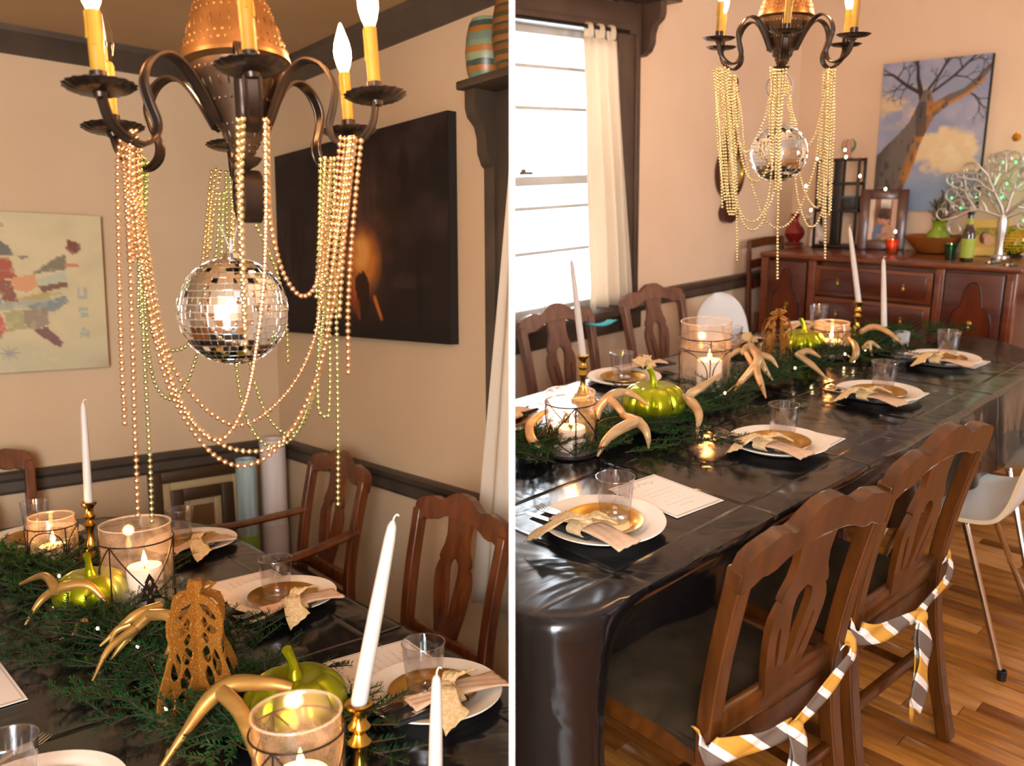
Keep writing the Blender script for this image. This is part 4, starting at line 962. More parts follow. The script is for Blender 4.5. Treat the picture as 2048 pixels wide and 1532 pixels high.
L_ = [
 ([(243, 268), (236, 330), (238, 500), (243, 700), (250, 846)], 1.16, 1.16, M_beadr, 'outermost short bead strand hanging at the left chandelier\'s window-far side'),
 ([(262, 262), (257, 400), (263, 600), (270, 850), (276, 1030)], 1.15, 1.15, M_beadr, 'long rose gold strand ending above the tall candle jar, left room'),
 ([(284, 318), (275, 430), (284, 600), (291, 750), (299, 900), (304, 1042)], 1.3, 1.3, M_beadg, 'long green gold strand ending at the tall jar\'s rim, left room'),
 ([(272, 262), (278, 380), (296, 500), (318, 640), (350, 740), (400, 806), (440, 838), (470, 850), (505, 843), (545, 815), (585, 770), (615, 715), (636, 640), (650, 480), (662, 318)], 1.16, 1.3, M_beadr, 'wide rose gold swag passing just below the left mirror ball'),
 ([(265, 266), (270, 400), (290, 560), (316, 700), (345, 790), (385, 860), (430, 912), (480, 932), (530, 916), (575, 872), (615, 800), (645, 715), (668, 600), (690, 450), (708, 276)], 1.15, 1.17, M_beadr, 'lowest rose gold swag across the left chandelier'),
 ([(280, 290), (284, 420), (300, 570), (328, 700), (352, 790), (392, 850), (445, 890), (495, 903), (545, 894), (590, 850), (625, 785), (648, 700), (662, 560), (684, 400), (697, 278)], 1.2, 1.18, M_bead, 'pale gold swag second from the bottom of the left chandelier'),
 ([(288, 320), (292, 480), (300, 640), (318, 690), (345, 701), (375, 690), (402, 650)], 1.34, 1.52, M_beadg, 'short green gold swag reaching behind the left mirror ball'),
 ([(282, 320), (286, 500), (296, 690), (312, 770), (340, 798), (368, 775), (390, 722), (405, 660)], 1.34, 1.54, M_beadg, 'deeper green gold swag reaching behind the left mirror ball'),
 ([(270, 266), (276, 400), (292, 560), (320, 690), (352, 780), (392, 850), (430, 880), (462, 862), (492, 800), (512, 700), (528, 560), (532, 400), (530, 240)], 1.18, 1.06, M_beadr, 'rose gold swag crossing in front of the left mirror ball'),
 ([(534, 244), (537, 400), (547, 478), (568, 550), (602, 592), (632, 568), (643, 480), (650, 318)], 1.08, 1.3, M_beadr, 'rose gold swag over the dark forest canvas edge'),
 ([(722, 282), (712, 380), (702, 500), (696, 620), (697, 744)], 1.17, 1.17, M_beadr, 'rose gold strand ending alone beside the forest canvas foot'),
 ([(668, 318), (670, 500), (674, 700), (676, 850), (676, 1008)], 1.34, 1.34, M_beadg, 'long green gold strand ending above the armchair'),
 ([(642, 320), (640, 560), (636, 780), (640, 824), (649, 833), (658, 822), (660, 700), (652, 500), (650, 320)], 1.36, 1.38, M_beadg, 'green gold strand looped like a hairpin, left chandelier'),
 ([(486, 238), (482, 380), (486, 520), (490, 620), (491, 702)], 1.06, 1.06, M_bead, 'gold strand hanging down the face of the left mirror ball'),
 ([(476, 240), (478, 360), (480, 470), (484, 560), (489, 650)], 1.06, 1.08, M_bead, 'second gold strand down the face of the left mirror ball'),
 ([(497, 402), (512, 450), (536, 500), (558, 560), (572, 640), (576, 722)], 1.5, 1.5, M_beadg, 'green gold strand dangling just right of the left mirror ball'),
 ([(452, 345), (456, 500), (466, 640), (476, 760), (492, 830), (520, 880), (556, 893), (596, 860), (628, 770), (645, 640), (655, 480), (660, 320)], 1.52, 1.36, M_beadg, 'green gold swag emerging below the left mirror ball'),
 ([(460, 345), (470, 520), (488, 660), (508, 760), (535, 830), (570, 866), (604, 850), (632, 770), (648, 640), (657, 480), (664, 320)], 1.52, 1.38, M_beadg, 'upper green gold swag emerging below the left mirror ball'),
]
for P, d0, d1, m, lab in L_: strandA(lerpd(P, d0, d1), lab, m)
rg = random.Random(21)
NTH = {1: ('',), 2: ('first strand of ', 'second strand of '), 3: ('leftmost strand of ', 'middle strand of ', 'rightmost strand of ')}
for (x0, y0, x1, y1, d, n, m, lab) in ((252, 264, 268, 520, 1.18, 3, M_beadr, 'rose gold beads bunched on the left chandelier\'s forward arm'), (262, 270, 292, 560, 1.25, 3, M_bead, 'gold beads bunched behind the forward arm, left chandelier'), (286, 322, 284, 620, 1.34, 3, M_beadg, 'green gold beads bunched on the unlit bulb\'s arm'),
        (690, 276, 652, 620, 1.2, 3, M_beadr, 'rose gold beads bunched on the arm nearest the forest canvas'), (706, 272, 672, 640, 1.18, 2, M_bead, 'gold beads bunched on the outer arm before the forest canvas'), (650, 316, 640, 600, 1.34, 3, M_beadg, 'green gold beads bunched on the rear arm before the forest canvas'),
        (432, 338, 414, 520, 1.5, 3, M_bead, 'gold beads dropping behind the left mirror ball from the rear arm'), (444, 380, 438, 520, 1.5, 2, M_beadg, 'green gold beads beside the ball\'s hanging line'), (470, 380, 462, 516, 1.5, 2, M_bead, 'gold beads right behind the ball\'s hanging line'), (480, 240, 478, 430, 1.08, 1, M_bead, 'gold beads on the front arm of the left chandelier')):
    for k in range(n):
        o = (k - (n - 1) / 2) * 9; e = o * 0.8 + rg.uniform(-3, 3)
        strandA([(x0 + o, y0 + rg.uniform(0, 10), d), ((x0 + x1) / 2 + o * 0.8 + rg.uniform(-3, 3) - 2, (y0 + y1) / 2, d), (x1 + e, y1 + rg.uniform(-30, 30), d)], NTH[n][k] + lab, m)
# ------------------------------------------------------------------ helpers that read places off the photograph and set things down in the room
def v2(p): return Vector((p.x, p.y))
def card_from(p, q, c, short):
    """card with the edge p-q, reaching from it towards c; short: that edge is its short side"""
    w, h = 0.152, 0.215; p, q, c = v2(p), v2(q), v2(c); mid = (p + q) / 2; e = (q - p).normalized(); n = Vector((-e.y, e.x))
    if n.dot(c - mid) < 0: n = -n
    L = h if short else w; cen = mid + n * L / 2; hd = (n if short else -e)           # heading of the print's head
    return (cen, math.atan2(hd.y, hd.x) - PI / 2)
def setting_px(desc, plate, glass, b0, b1, card=None, seed=1, parts='pgtbfkc', cut=True, tails=1.0):
    pc = pz(*plate, TZ + 0.01); g = pz(*glass, TZ + 0.012) - pc; a = pz(*b0, TZ + 0.025); b = pz(*b1, TZ + 0.025); bc = (a + b) / 2 - pc; d = b - a
    cd = card_from(pz(*card[0]), pz(*card[1]), pc, card[2]) if card else None
    make_setting(desc, pc, math.atan2(d.y, d.x), (g.x, g.y), (bc.x, bc.y), cd, seed, cut, tails, parts)
def taper_px(label, stick, base, h, tip, L=None, m=None, sticklabel=None, r=0.0115):
    """candlestick standing at table point base; its taper leans towards the pixel tip"""
    p = pz(*base); make_candlestick(sticklabel, p, h, m); top = p + Vector((0, 0, h * 0.965)); e = pD(*tip, depth(top)); d = e - top
    q = Vector((0, 0, 1)).rotation_difference(d.normalized()).to_euler(); make_taper(label, top, d.length, q, r)
def hz(x, y, h): return pz(x, y, TZ + h)
def antler_px(label, br, m=None): make_antler(label, [([hz(p[0], p[1], p[2] + 0.028) for p in P], [k * 1.15 for k in r]) for P, r in br], m)

# ------------------------------------------------------------------ room A: the table
room('A')
setting_px('in front of the pierced-back chair, left room', (866, 1387), (848, 1382), (795, 1432), (985, 1362), ((633, 1330), (806, 1281), False), 1)
setting_px('in front of the wooden armchair', (566, 1195), (553, 1192), (505, 1240), (665, 1190), ((403, 1172), (525, 1143), False), 2)
setting_px('beyond the tall candle jar, left room', (384, 1085), (361, 1078), (335, 1112), (445, 1078), None, 3)
setting_px('behind the small lit jar under the map canvas', (75, 1074), (72, 1062), (20, 1085), (110, 1082), None, 4, parts='pgt', cut=False)
setting_px('at the bottom edge, left room', (66, 1608), (24, 1596), (40, 1530), (150, 1590), None, 5, parts='pgt', cut=False)
make_card('cream menu card lying alone at the left room\'s table edge', (pz(-64, 1386).x, pz(-64, 1386).y), math.atan2(*(pz(33, 1390) - pz(5, 1352)).yx) - PI / 2)
one('fork', FORK, 'silver fork beside the tumbler at the bottom edge, left room', 'fork', pz(98, 1490) - (pz(100, 1500) - pz(20, 1545)).normalized() * 0.185 + Vector((0, 0, 0.012)), math.atan2(*(pz(100, 1500) - pz(20, 1545)).yx))
# lanterns with their candles
p = pz(108, 1128); make_hurricane('small round glass lantern in wire, farthest on the left room\'s table', p, 0.06, 0.138, 'round', 0.3, 0.08); make_pillar('short lit candle in the farthest round lantern, left room', p + Vector((0.0, -0.006, 0.008)), 0.036, 0.048)
p = pz(280, 1226); make_hurricane('tall glass lantern with two wire rings and a tree ornament, left room', p, 0.078, 0.218, 'diamond', -2.62); make_pillar('tall lit pillar candle in the left room\'s tall lantern', p + Vector((0.016, 0.0, 0.008)), 0.04, 0.105)
p = pz(600, 1640); make_hurricane('small glass lantern in front of the lime pumpkin, lowest in the left room', p, 0.063, 0.165, 'diamond', -2.55); make_pillar('lit candle in the lantern before the lime pumpkin', p + Vector((0.004, 0, 0.008)), 0.042, 0.06)
make_pumpkin('shiny lime pumpkin behind the lowest lantern, left room', pz(594, 1465), 0.09, 0.2)
make_pumpkin('shiny lime pumpkin beside the tall lantern, left room', pz(186, 1226, TZ + 0.012), 0.084, 1.0)
pg = pz(402, 1428); make_glitter('copper glitter pumpkin of slotted cards, waisted shape, left room', pg, 1.06, math.atan2(-pg.y, -pg.x) + PI / 2 + 0.7)
taper_px('white taper leaning before the forest chair, tallest in the left room', None, (722, 1592), 0.15, (786, 1042), m=M_brass, sticklabel='brass candlestick by the lowest lantern, left room', r=0.0125)
taper_px('white taper standing upright under the map canvas', None, (184, 1112), 0.16, (166, 806), m=M_brass, sticklabel='slim brass candlestick behind the tall lantern, left room')
taper_px('blurred white taper cut off by the bottom edge, left room', None, (872, 1625), 0.06, (873, 1350), m=M_greenglass, sticklabel='green glass candle holder at the bottom edge, left room', r=0.0105)
antler_px('gilded antler arched before the copper glitter pumpkin', [([(322, 1535, 0.0), (372, 1462, 0.04), (420, 1398, 0.075), (470, 1368, 0.092), (540, 1368, 0.096), (585, 1376, 0.09)], [0.003, 0.007, 0.012, 0.013, 0.010, 0.008]), ([(445, 1384, 0.085), (482, 1425, 0.07), (508, 1490, 0.04), (525, 1555, 0.0)], [0.012, 0.012, 0.010, 0.004])])
antler_px('gilded branching antler at the foot of the tall lantern, left room', [([(322, 1212, 0.085), (268, 1234, 0.08), (200, 1292, 0.035)], [0.009, 0.010, 0.002]), ([(300, 1228, 0.082), (262, 1266, 0.055), (217, 1326, 0.01)], [0.011, 0.009, 0.002]), ([(268, 1258, 0.065), (218, 1298, 0.045), (185, 1362, 0.0)], [0.008, 0.006, 0.002]), ([(300, 1230, 0.082), (338, 1232, 0.09), (352, 1262, 0.06), (330, 1318, 0.01)], [0.010, 0.010, 0.009, 0.004]), ([(262, 1248, 0.07), (232, 1262, 0.06), (220, 1290, 0.035)], [0.007, 0.006, 0.002])])
antler_px('gilded antler curving round the farther lime pumpkin, left room', [([(50, 1250, 0.0), (85, 1198, 0.045), (130, 1174, 0.07), (178, 1172, 0.07), (216, 1208, 0.03)], [0.002, 0.008, 0.011, 0.010, 0.004]), ([(112, 1182, 0.066), (100, 1160, 0.075), (80, 1152, 0.07), (40, 1168, 0.04)], [0.010, 0.009, 0.007, 0.003])])
antler_px('small antler tip poking from the boughs, left room', [([(144, 1272, 0.0), (158, 1250, 0.02), (170, 1243, 0.03)], [0.002, 0.006, 0.007])])
ga = [pz(600, 1540), pz(520, 1465), pz(420, 1400), pz(320, 1330), pz(240, 1270), pz(150, 1205), pz(60, 1150), pz(10, 1125)]
make_garland('fir garland running down the middle of the left room\'s table', ga, 0.085, 170, 3, extra=[(*pz(330, 1440), 1.9), (*pz(280, 1400), 2.4), (*pz(150, 1300), 2.9), (*pz(200, 1330), 2.6), (*pz(500, 1310, TZ + 0.03), 0.9), (*pz(470, 1300, TZ + 0.02), 1.3), (*pz(260, 1380), 2.8), (*pz(120, 1270), 3.0)])
fp = [(60, 1140, 0.03), (118, 1152, 0.04), (150, 1190, 0.045), (165, 1230, 0.03), (195, 1257, 0.04), (235, 1270, 0.05), (275, 1293, 0.05), (310, 1350, 0.04), (332, 1417, 0.04), (352, 1420, 0.05), (400, 1462, 0.04), (440, 1460, 0.04), (478, 1492, 0.03), (508, 1504, 0.03), (560, 1515, 0.03)]
make_fairy('fine wire of warm lights threaded through the left room\'s garland', [hz(*q) for q in fp], (1, 2, 4, 6, 8, 13), r=0.003)

# ------------------------------------------------------------------ room A: walls and corner
def wall_canvas(name, label, img, w, h, c, facing, depth_=0.035, edge='#1a1512'):
    """stretched canvas hung with its centre at c; facing: rotation about z of a picture that looks along -y"""
    t = thing(name, label, 'painting', c, facing)
    MB().box((0, depth_ / 2, 0), (w, depth_ - 0.002, h)).build('stretcher', mat('canvas edge ' + edge, edge, 0.8), t)
    picture(img, w, h, 'painted_face', t, T(0, -0.001, 0))
    return t
im = Img(150, 92, 0.61); im.fill('#1d1412')
n1 = fbm(im.x, im.y, 6, 1); im.fill('#3a2b29', np.clip((n1 - 0.42) * 2.2, 0, 0.8) * (im.y < 0.75))
n2 = fbm(im.x * 3, im.y * 0.4, 9, 4); im.fill('#120c0b', np.clip((n2 - 0.5) * 5, 0, 0.85))
im.fill('#6a4434', np.clip(1 - np.hypot((im.x - 0.52) / 0.3, (im.y - 0.5) / 0.5), 0, 1) * 1.1 * fbm(im.x, im.y, 16, 8))
im.fill('#c4762e', np.clip(1 - np.hypot((im.x - 0.56) / 0.12, (im.y - 0.62) / 0.2), 0, 1) * 3 * fbm(im.x, im.y, 14, 2))
im.fill('#e0a050', np.clip(1 - np.hypot((im.x - 0.56) / 0.06, (im.y - 0.58) / 0.11), 0, 1) * 3 * fbm(im.x, im.y, 20, 12))
im.fill('#b0541c', np.clip(1 - np.hypot((im.x - 0.54) / 0.07, (im.y - 0.78) / 0.12), 0, 1) * 1.2)
im.poly([(0.52, 0.7), (0.57, 0.66), (0.6, 0.72), (0.6, 0.84), (0.57, 0.9), (0.53, 0.88)], '#170e0b', 0.95)
im.line((0.63, 0.8), (0.665, 0.9), 0.008, 0.006, '#c06a26')
im.line((0.53, 0.82), (0.54, 0.9), 0.012, 0.008, '#7a3a16')
im.fill('#130d0b', np.clip((im.y - 0.88) * 10, 0, 0.9))
wall_canvas('forest_painting', 'dark canvas of a glowing fire in a night forest', im, 1.215, 0.74, (AX - 0.037, 2.775, 1.672), -PI / 2)
mp_ = Img(150, 92, 0.61); mp_.fill('#c3b48d'); mp_.fill('#b3a783', np.clip((fbm(mp_.x, mp_.y, 7, 3) - 0.4) * 2, 0, 0.7)); mp_.fill('#a9a489', np.clip((mp_.y - 0.75) * 3, 0, 0.6))
# the country as patchwork regions (x from 0.1 at the western sea to 0.9 at the eastern one)
ST = [([(0.12, 0.2), (0.24, 0.2), (0.24, 0.38), (0.1, 0.38)], '#6f6a60'), ([(0.24, 0.2), (0.4, 0.2), (0.4, 0.36), (0.24, 0.36)], '#a89a6c'), ([(0.4, 0.2), (0.53, 0.2), (0.55, 0.33), (0.4, 0.33)], '#8c5044'), ([(0.55, 0.2), (0.63, 0.15), (0.68, 0.21), (0.7, 0.27), (0.62, 0.26), (0.56, 0.27)], '#5f5e58'),
      ([(0.1, 0.38), (0.22, 0.38), (0.24, 0.55), (0.14, 0.6), (0.08, 0.48)], '#b08a5c'), ([(0.22, 0.36), (0.36, 0.36), (0.37, 0.54), (0.24, 0.54)], '#7e7a6a'), ([(0.36, 0.33), (0.5, 0.33), (0.52, 0.45), (0.37, 0.45)], '#a59a70'), ([(0.5, 0.3), (0.6, 0.28), (0.64, 0.36), (0.6, 0.43), (0.52, 0.42)], '#a8a07a'), ([(0.6, 0.27), (0.68, 0.28), (0.7, 0.4), (0.63, 0.43)], '#98473a'), ([(0.7, 0.27), (0.755, 0.265), (0.72, 0.29)], '#5d5a52'),
      ([(0.37, 0.45), (0.54, 0.45), (0.56, 0.56), (0.4, 0.58)], '#633a38'), ([(0.54, 0.42), (0.63, 0.42), (0.65, 0.58), (0.55, 0.6)], '#7b7f86'), ([(0.63, 0.42), (0.68, 0.42), (0.7, 0.56), (0.66, 0.6)], '#7c4a40'), ([(0.68, 0.41), (0.76, 0.38), (0.77, 0.46), (0.73, 0.5), (0.69, 0.48)], '#c58c62'),
      ([(0.14, 0.6), (0.26, 0.55), (0.38, 0.58), (0.42, 0.72), (0.3, 0.76), (0.2, 0.68)], '#8a6f56'), ([(0.42, 0.62), (0.58, 0.61), (0.6, 0.72), (0.56, 0.8), (0.5, 0.84), (0.45, 0.75)], '#b0a888'), ([(0.58, 0.64), (0.64, 0.63), (0.66, 0.74), (0.6, 0.78)], '#b0584c'), ([(0.52, 0.72), (0.64, 0.74), (0.64, 0.79), (0.56, 0.8)], '#8e6558'), ([(0.65, 0.62), (0.71, 0.61), (0.72, 0.73), (0.66, 0.74)], '#999468'),
      ([(0.56, 0.58), (0.8, 0.53), (0.84, 0.56), (0.7, 0.6), (0.57, 0.63)], '#9a9a86'), ([(0.66, 0.55), (0.78, 0.5), (0.86, 0.5), (0.78, 0.54)], '#a8925c'), ([(0.76, 0.42), (0.86, 0.36), (0.87, 0.42), (0.78, 0.46)], '#a8ab94'), ([(0.77, 0.46), (0.87, 0.43), (0.87, 0.46), (0.78, 0.5)], '#6e4c42'), ([(0.72, 0.59), (0.86, 0.52), (0.87, 0.56), (0.82, 0.62), (0.78, 0.63)], '#76807e'), ([(0.71, 0.61), (0.79, 0.6), (0.8, 0.7), (0.75, 0.74), (0.72, 0.72)], '#8a7a68'),
      ([(0.74, 0.74), (0.79, 0.72), (0.84, 0.82), (0.83, 0.86), (0.8, 0.82)], '#6e4a4c'), ([(0.75, 0.38), (0.84, 0.27), (0.87, 0.26), (0.87, 0.35), (0.8, 0.37)], '#6f6a58'), ([(0.88, 0.16), (0.92, 0.18), (0.92, 0.23), (0.89, 0.26), (0.87, 0.22)], '#6a3430'), ([(0.86, 0.31), (0.92, 0.32), (0.91, 0.34), (0.86, 0.34)], '#b8745c')]
for P, c in ST: mp_.poly(P, c, 0.92)
mp_.fill('#c3b48d', np.clip((fbm(mp_.x, mp_.y, 40, 9) - 0.6) * 3, 0, 0.35))
FONT = {'U': ['101', '101', '101', '111'], 'S': ['111', '100', '011', '111'], 'A': ['010', '101', '111', '101'], 'N': ['101', '111', '111', '101'], 'I': ['111', '010', '010', '111'], 'T': ['111', '010', '010', '010'], 'E': ['111', '110', '100', '111'], 'D': ['110', '101', '101', '110']}
def letters(img, s, x, y, dx, dy, w, h, col, a=0.7):
    for k, ch in enumerate(s):
        if ch not in FONT: continue
        for r, row in enumerate(FONT[ch]):
            for q, bit in enumerate(row):
                if bit == '1': img.fill(col, ((img.x >= x + k * dx + q * w / 3) & (img.x < x + k * dx + (q + 1) * w / 3) & (img.y >= y + k * dy + r * h / 4) & (img.y < y + k * dy + (r + 1) * h / 4)) * a)
letters(mp_, 'USA', 0.9, 0.47, 0, 0.13, 0.035, 0.07, '#8f9a90', 0.75)
letters(mp_, 'UNITED STATES', 0.34, 0.055, 0.026, 0, 0.019, 0.035, '#6c675a', 0.6)
for k in range(8): mp_.line((0.66, 0.88), (0.66 + 0.035 * math.cos(k * PI / 4), 0.88 + 0.05 * math.sin(k * PI / 4)), 0.004, 0.001, '#8b8c86')
mp_.fill('#8a6b4a', np.clip((mp_.x - 0.9) * 6, 0, 1) * np.clip((mp_.y - 0.9) * 8, 0, 1) * 0.7)
wall_canvas('map_canvas', 'beige canvas map of the states in patchwork colours', mp_, 0.98, 0.575, (0.962 - 0.49, AY - 0.037, 1.475), 0.0, edge='#9a8f70')
# old frame leaning under the rail, paper rolls in the corner
fx0, fx1, fz = pY(290, 940, 3.44).x, pY(488, 900, 3.44).x, 0.755
t = thing('picture_frame', 'nested gilt and brown picture frame leaning under the left room\'s chair rail', 'picture frame', ((fx0 + fx1) / 2, 3.36, 0)); t.rotation_euler = (-0.06, 0, 0); fw = fx1 - fx0
def rect_frame(w, h, t_, zc, dy, th): 
    m = MB()
    for s in (-1, 1): m.box((s * (w - t_) / 2, dy, zc), (t_, th, h), ch=0.004).box((0, dy, zc + s * (h - t_) / 2), (w - 2 * t_ + 0.002, th, t_), ch=0.004)
    return m
M_fdark = mat('dark walnut moulding', '#3a2814', 0.4); M_ftan = mat('pale gilt liner', '#a8916a', 0.5); M_fbr = mat('brown backing board', '#6d4a26', 0.6, color2='#5d3d1e', nscale=5)
rect_frame(fw, fz, 0.045, fz / 2, 0.0, 0.045).build('outer_moulding', M_fdark, t); rect_frame(fw - 0.088, fz - 0.088, 0.035, fz / 2, 0.005, 0.03).build('outer_liner', M_ftan, t)
rect_frame(fw - 0.156, fz - 0.156, 0.05, fz / 2, 0.0, 0.04).build('inner_moulding', M_fdark, t); rect_frame(fw - 0.254, fz - 0.254, 0.03, fz / 2, 0.008, 0.02).build('inner_liner', M_ftan, t)
MB().box((0, 0.012, fz / 2), (fw - 0.02, 0.01, fz - 0.02)).build('backing', M_fbr, t)
for (px_, r, hh, cols, lab) in ((494, 0.042, 0.79, ('#7f9392', '#a9bcc0', '#7fa23a'), 'teal and green roll of wrapping paper in the corner of the left room'), (548, 0.055, 0.84, ('#cdbfb8', '#d9cdc6', '#c9b9b0'), 'thick pale roll of paper standing in the left room\'s corner')):
    q = pY(px_, 980, 3.27 if px_ < 500 else 3.36); rt = thing('paper_roll', lab, 'paper roll', (q.x, q.y, 0))
    MB().lathe([(0.0, 0.0), (r, 0.0), (r, hh), (r - 0.004, hh), (r - 0.006, hh - 0.05), (0.0, hh - 0.05)], 28).build('paper', mat('roll ' + cols[0], cols[0], 0.35, color2=cols[1], nscale=12, stretch=(3, 3, 0.2)), rt)
    MB().lathe([(r + 0.001, 0.25), (r + 0.002, 0.26), (r + 0.002, 0.46), (r + 0.001, 0.47)], 28).build('sleeve', mat('sleeve ' + cols[2], cols[2], 0.4), rt)
# curtain at the partition end
def curtain(name, label, top, bot, nf, amp, m, loops=0, dirn=(0, 1, 0), out=(-1, 0, 0), nu=120, nv=24):
    """hanging cloth from the edge top[0]-top[1] to bot[0]-bot[1], with nf folds"""
    a, b = [Vector(p) for p in top]; c, d = [Vector(p) for p in bot]; o = Vector(out); t = thing(name, label, 'curtain', a)
    def f(u, v):
        p = a.lerp(b, u).lerp(c.lerp(d, u), v); w = math.sin(u * nf * 2 * PI + 0.6 * math.sin(v * 3 + u * 5)) * amp * (0.5 + 0.6 * v) + 0.3 * amp * math.sin(u * nf * 5.3 + v * 2)
        return p + o * w - a
    solid(MB().grid(f, nu, nv).build('cloth', m, t, angle=80), 0.002)
    for k in range(loops):
        q = a.lerp(b, (k + 0.5) / loops) - a; w_ = (b - a).length / loops * 0.42
        P = [q + o * (0.014 * math.cos(s) ) + Vector((0, 0, 0.028 + 0.034 * math.sin(s))) for s in [-0.9 + i / 14 * (PI + 1.8) for i in range(15)]]
        MB().band(P, w_, 0.002, (b - a).normalized()).build('tab_loop', m, t, angle=60)
    return t
def mat_curtain(name, col, tr):
    if name in MATS: return MATS[name]
    m = bpy.data.materials.new(name); m.use_nodes = True; nt = m.node_tree; nt.nodes.clear(); o = nt.nodes.new('ShaderNodeOutputMaterial'); d = nt.nodes.new('ShaderNodeBsdfDiffuse'); t_ = nt.nodes.new('ShaderNodeBsdfTranslucent'); x = nt.nodes.new('ShaderNodeMixShader')
    d.inputs[0].default_value = lin(col) + [1]; t_.inputs[0].default_value = lin(col) + [1]; x.inputs[0].default_value = tr
    nt.links.new(d.outputs[0], x.inputs[1]); nt.links.new(t_.outputs[0], x.inputs[2]); nt.links.new(x.outputs[0], o.inputs[0]); MATS[name] = m; return m
M_curt = mat_curtain('cream cotton', '#efe3d0', 0.45)
e0 = pX(1016, 380, AX - 0.07); e1 = pX(958, 1020, AX - 0.09)
curtain('curtain', 'cream curtain edge hanging at the left room\'s window casing', [(AX - 0.07, e0.y - 0.4, 2.0), (AX - 0.07, e0.y - 0.03, 2.0)], [(AX - 0.09, e0.y - 0.4, 0.5), (AX - 0.09, e1.y + 0.03, 0.5)], 5, 0.02, M_curt)
# striped jars on the bracket shelf
def mat_stripes(name, cols, per, axis='Z', rough=0.35):
    if name in MATS: return MATS[name]
    m = bpy.data.materials.new(name); m.use_nodes = True; nt = m.node_tree; b = nt.nodes['Principled BSDF']; b.inputs['Roughness'].default_value = rough; N = nt.nodes.new; L = nt.links.new
    tc = N('ShaderNodeTexCoord'); mp = N('ShaderNodeMapping'); L(tc.outputs['Object'], mp.inputs[0])
    if axis == 'D': mp.inputs['Rotation'].default_value = (0, 0.75, 0)
    nz = N('ShaderNodeTexNoise'); nz.inputs['Scale'].default_value = 25; L(tc.outputs['Object'], nz.inputs['Vector'])
    sx = N('ShaderNodeSeparateXYZ'); L(mp.outputs[0], sx.inputs[0]); d = N('ShaderNodeMath'); d.operation = 'DIVIDE'; d.inputs[1].default_value = per; L(sx.outputs['Z'], d.inputs[0])
    a = N('ShaderNodeMath'); a.operation = 'MULTIPLY_ADD'; a.inputs[1].default_value = 0.12 if axis == 'Z' else 0.0; L(nz.outputs['Fac'], a.inputs[0]); L(d.outputs[0], a.inputs[2])
    f = N('ShaderNodeMath'); f.operation = 'FRACT'; L(a.outputs[0], f.inputs[0]); r = N('ShaderNodeValToRGB'); r.color_ramp.interpolation = 'CONSTANT'
    while len(r.color_ramp.elements) < len(cols): r.color_ramp.elements.new(0.5)
    for e, (pos, c) in zip(r.color_ramp.elements, cols): e.position = pos; e.color = lin(c) + [1]
    L(f.outputs[0], r.inputs[0]); L(r.outputs[0], b.inputs['Base Color']); MATS[name] = m; return m
M_jar1 = mat_stripes('striped glaze', [(0, '#5f6f5e'), (0.2, '#8f5a22'), (0.35, '#33463f'), (0.5, '#7d8a6c'), (0.68, '#94602a'), (0.85, '#6d7c66')], 0.11)
M_jar2 = mat_stripes('woven brown glaze', [(0, '#6b4420'), (0.3, '#2f3a30'), (0.45, '#7b5226'), (0.75, '#3d3a26')], 0.05)
jp = [(0.0, 0), (0.05, 0), (0.058, 0.02), (0.064, 0.07), (0.06, 0.12), (0.052, 0.155), (0.046, 0.165), (0.044, 0.17), (0.04, 0.165), (0.0, 0.16)]
q = pX(972, 150, AX - 0.07); o = MB().lathe(jp, 28).build('pottery_jar', M_jar1, loc=(AX - 0.066, q.y, 2.085)); tag(o, 'teal and orange striped jar on the left room\'s bracket shelf', 'jar')
o = MB().lathe([(r_ * 1.15, z_ * 1.25) for r_, z_ in jp], 28).build('pottery_jar', M_jar2, loc=(AX - 0.066, q.y - 0.135, 2.085)); tag(o, 'dark woven-patterned jar cut by the partition on the bracket shelf', 'jar')
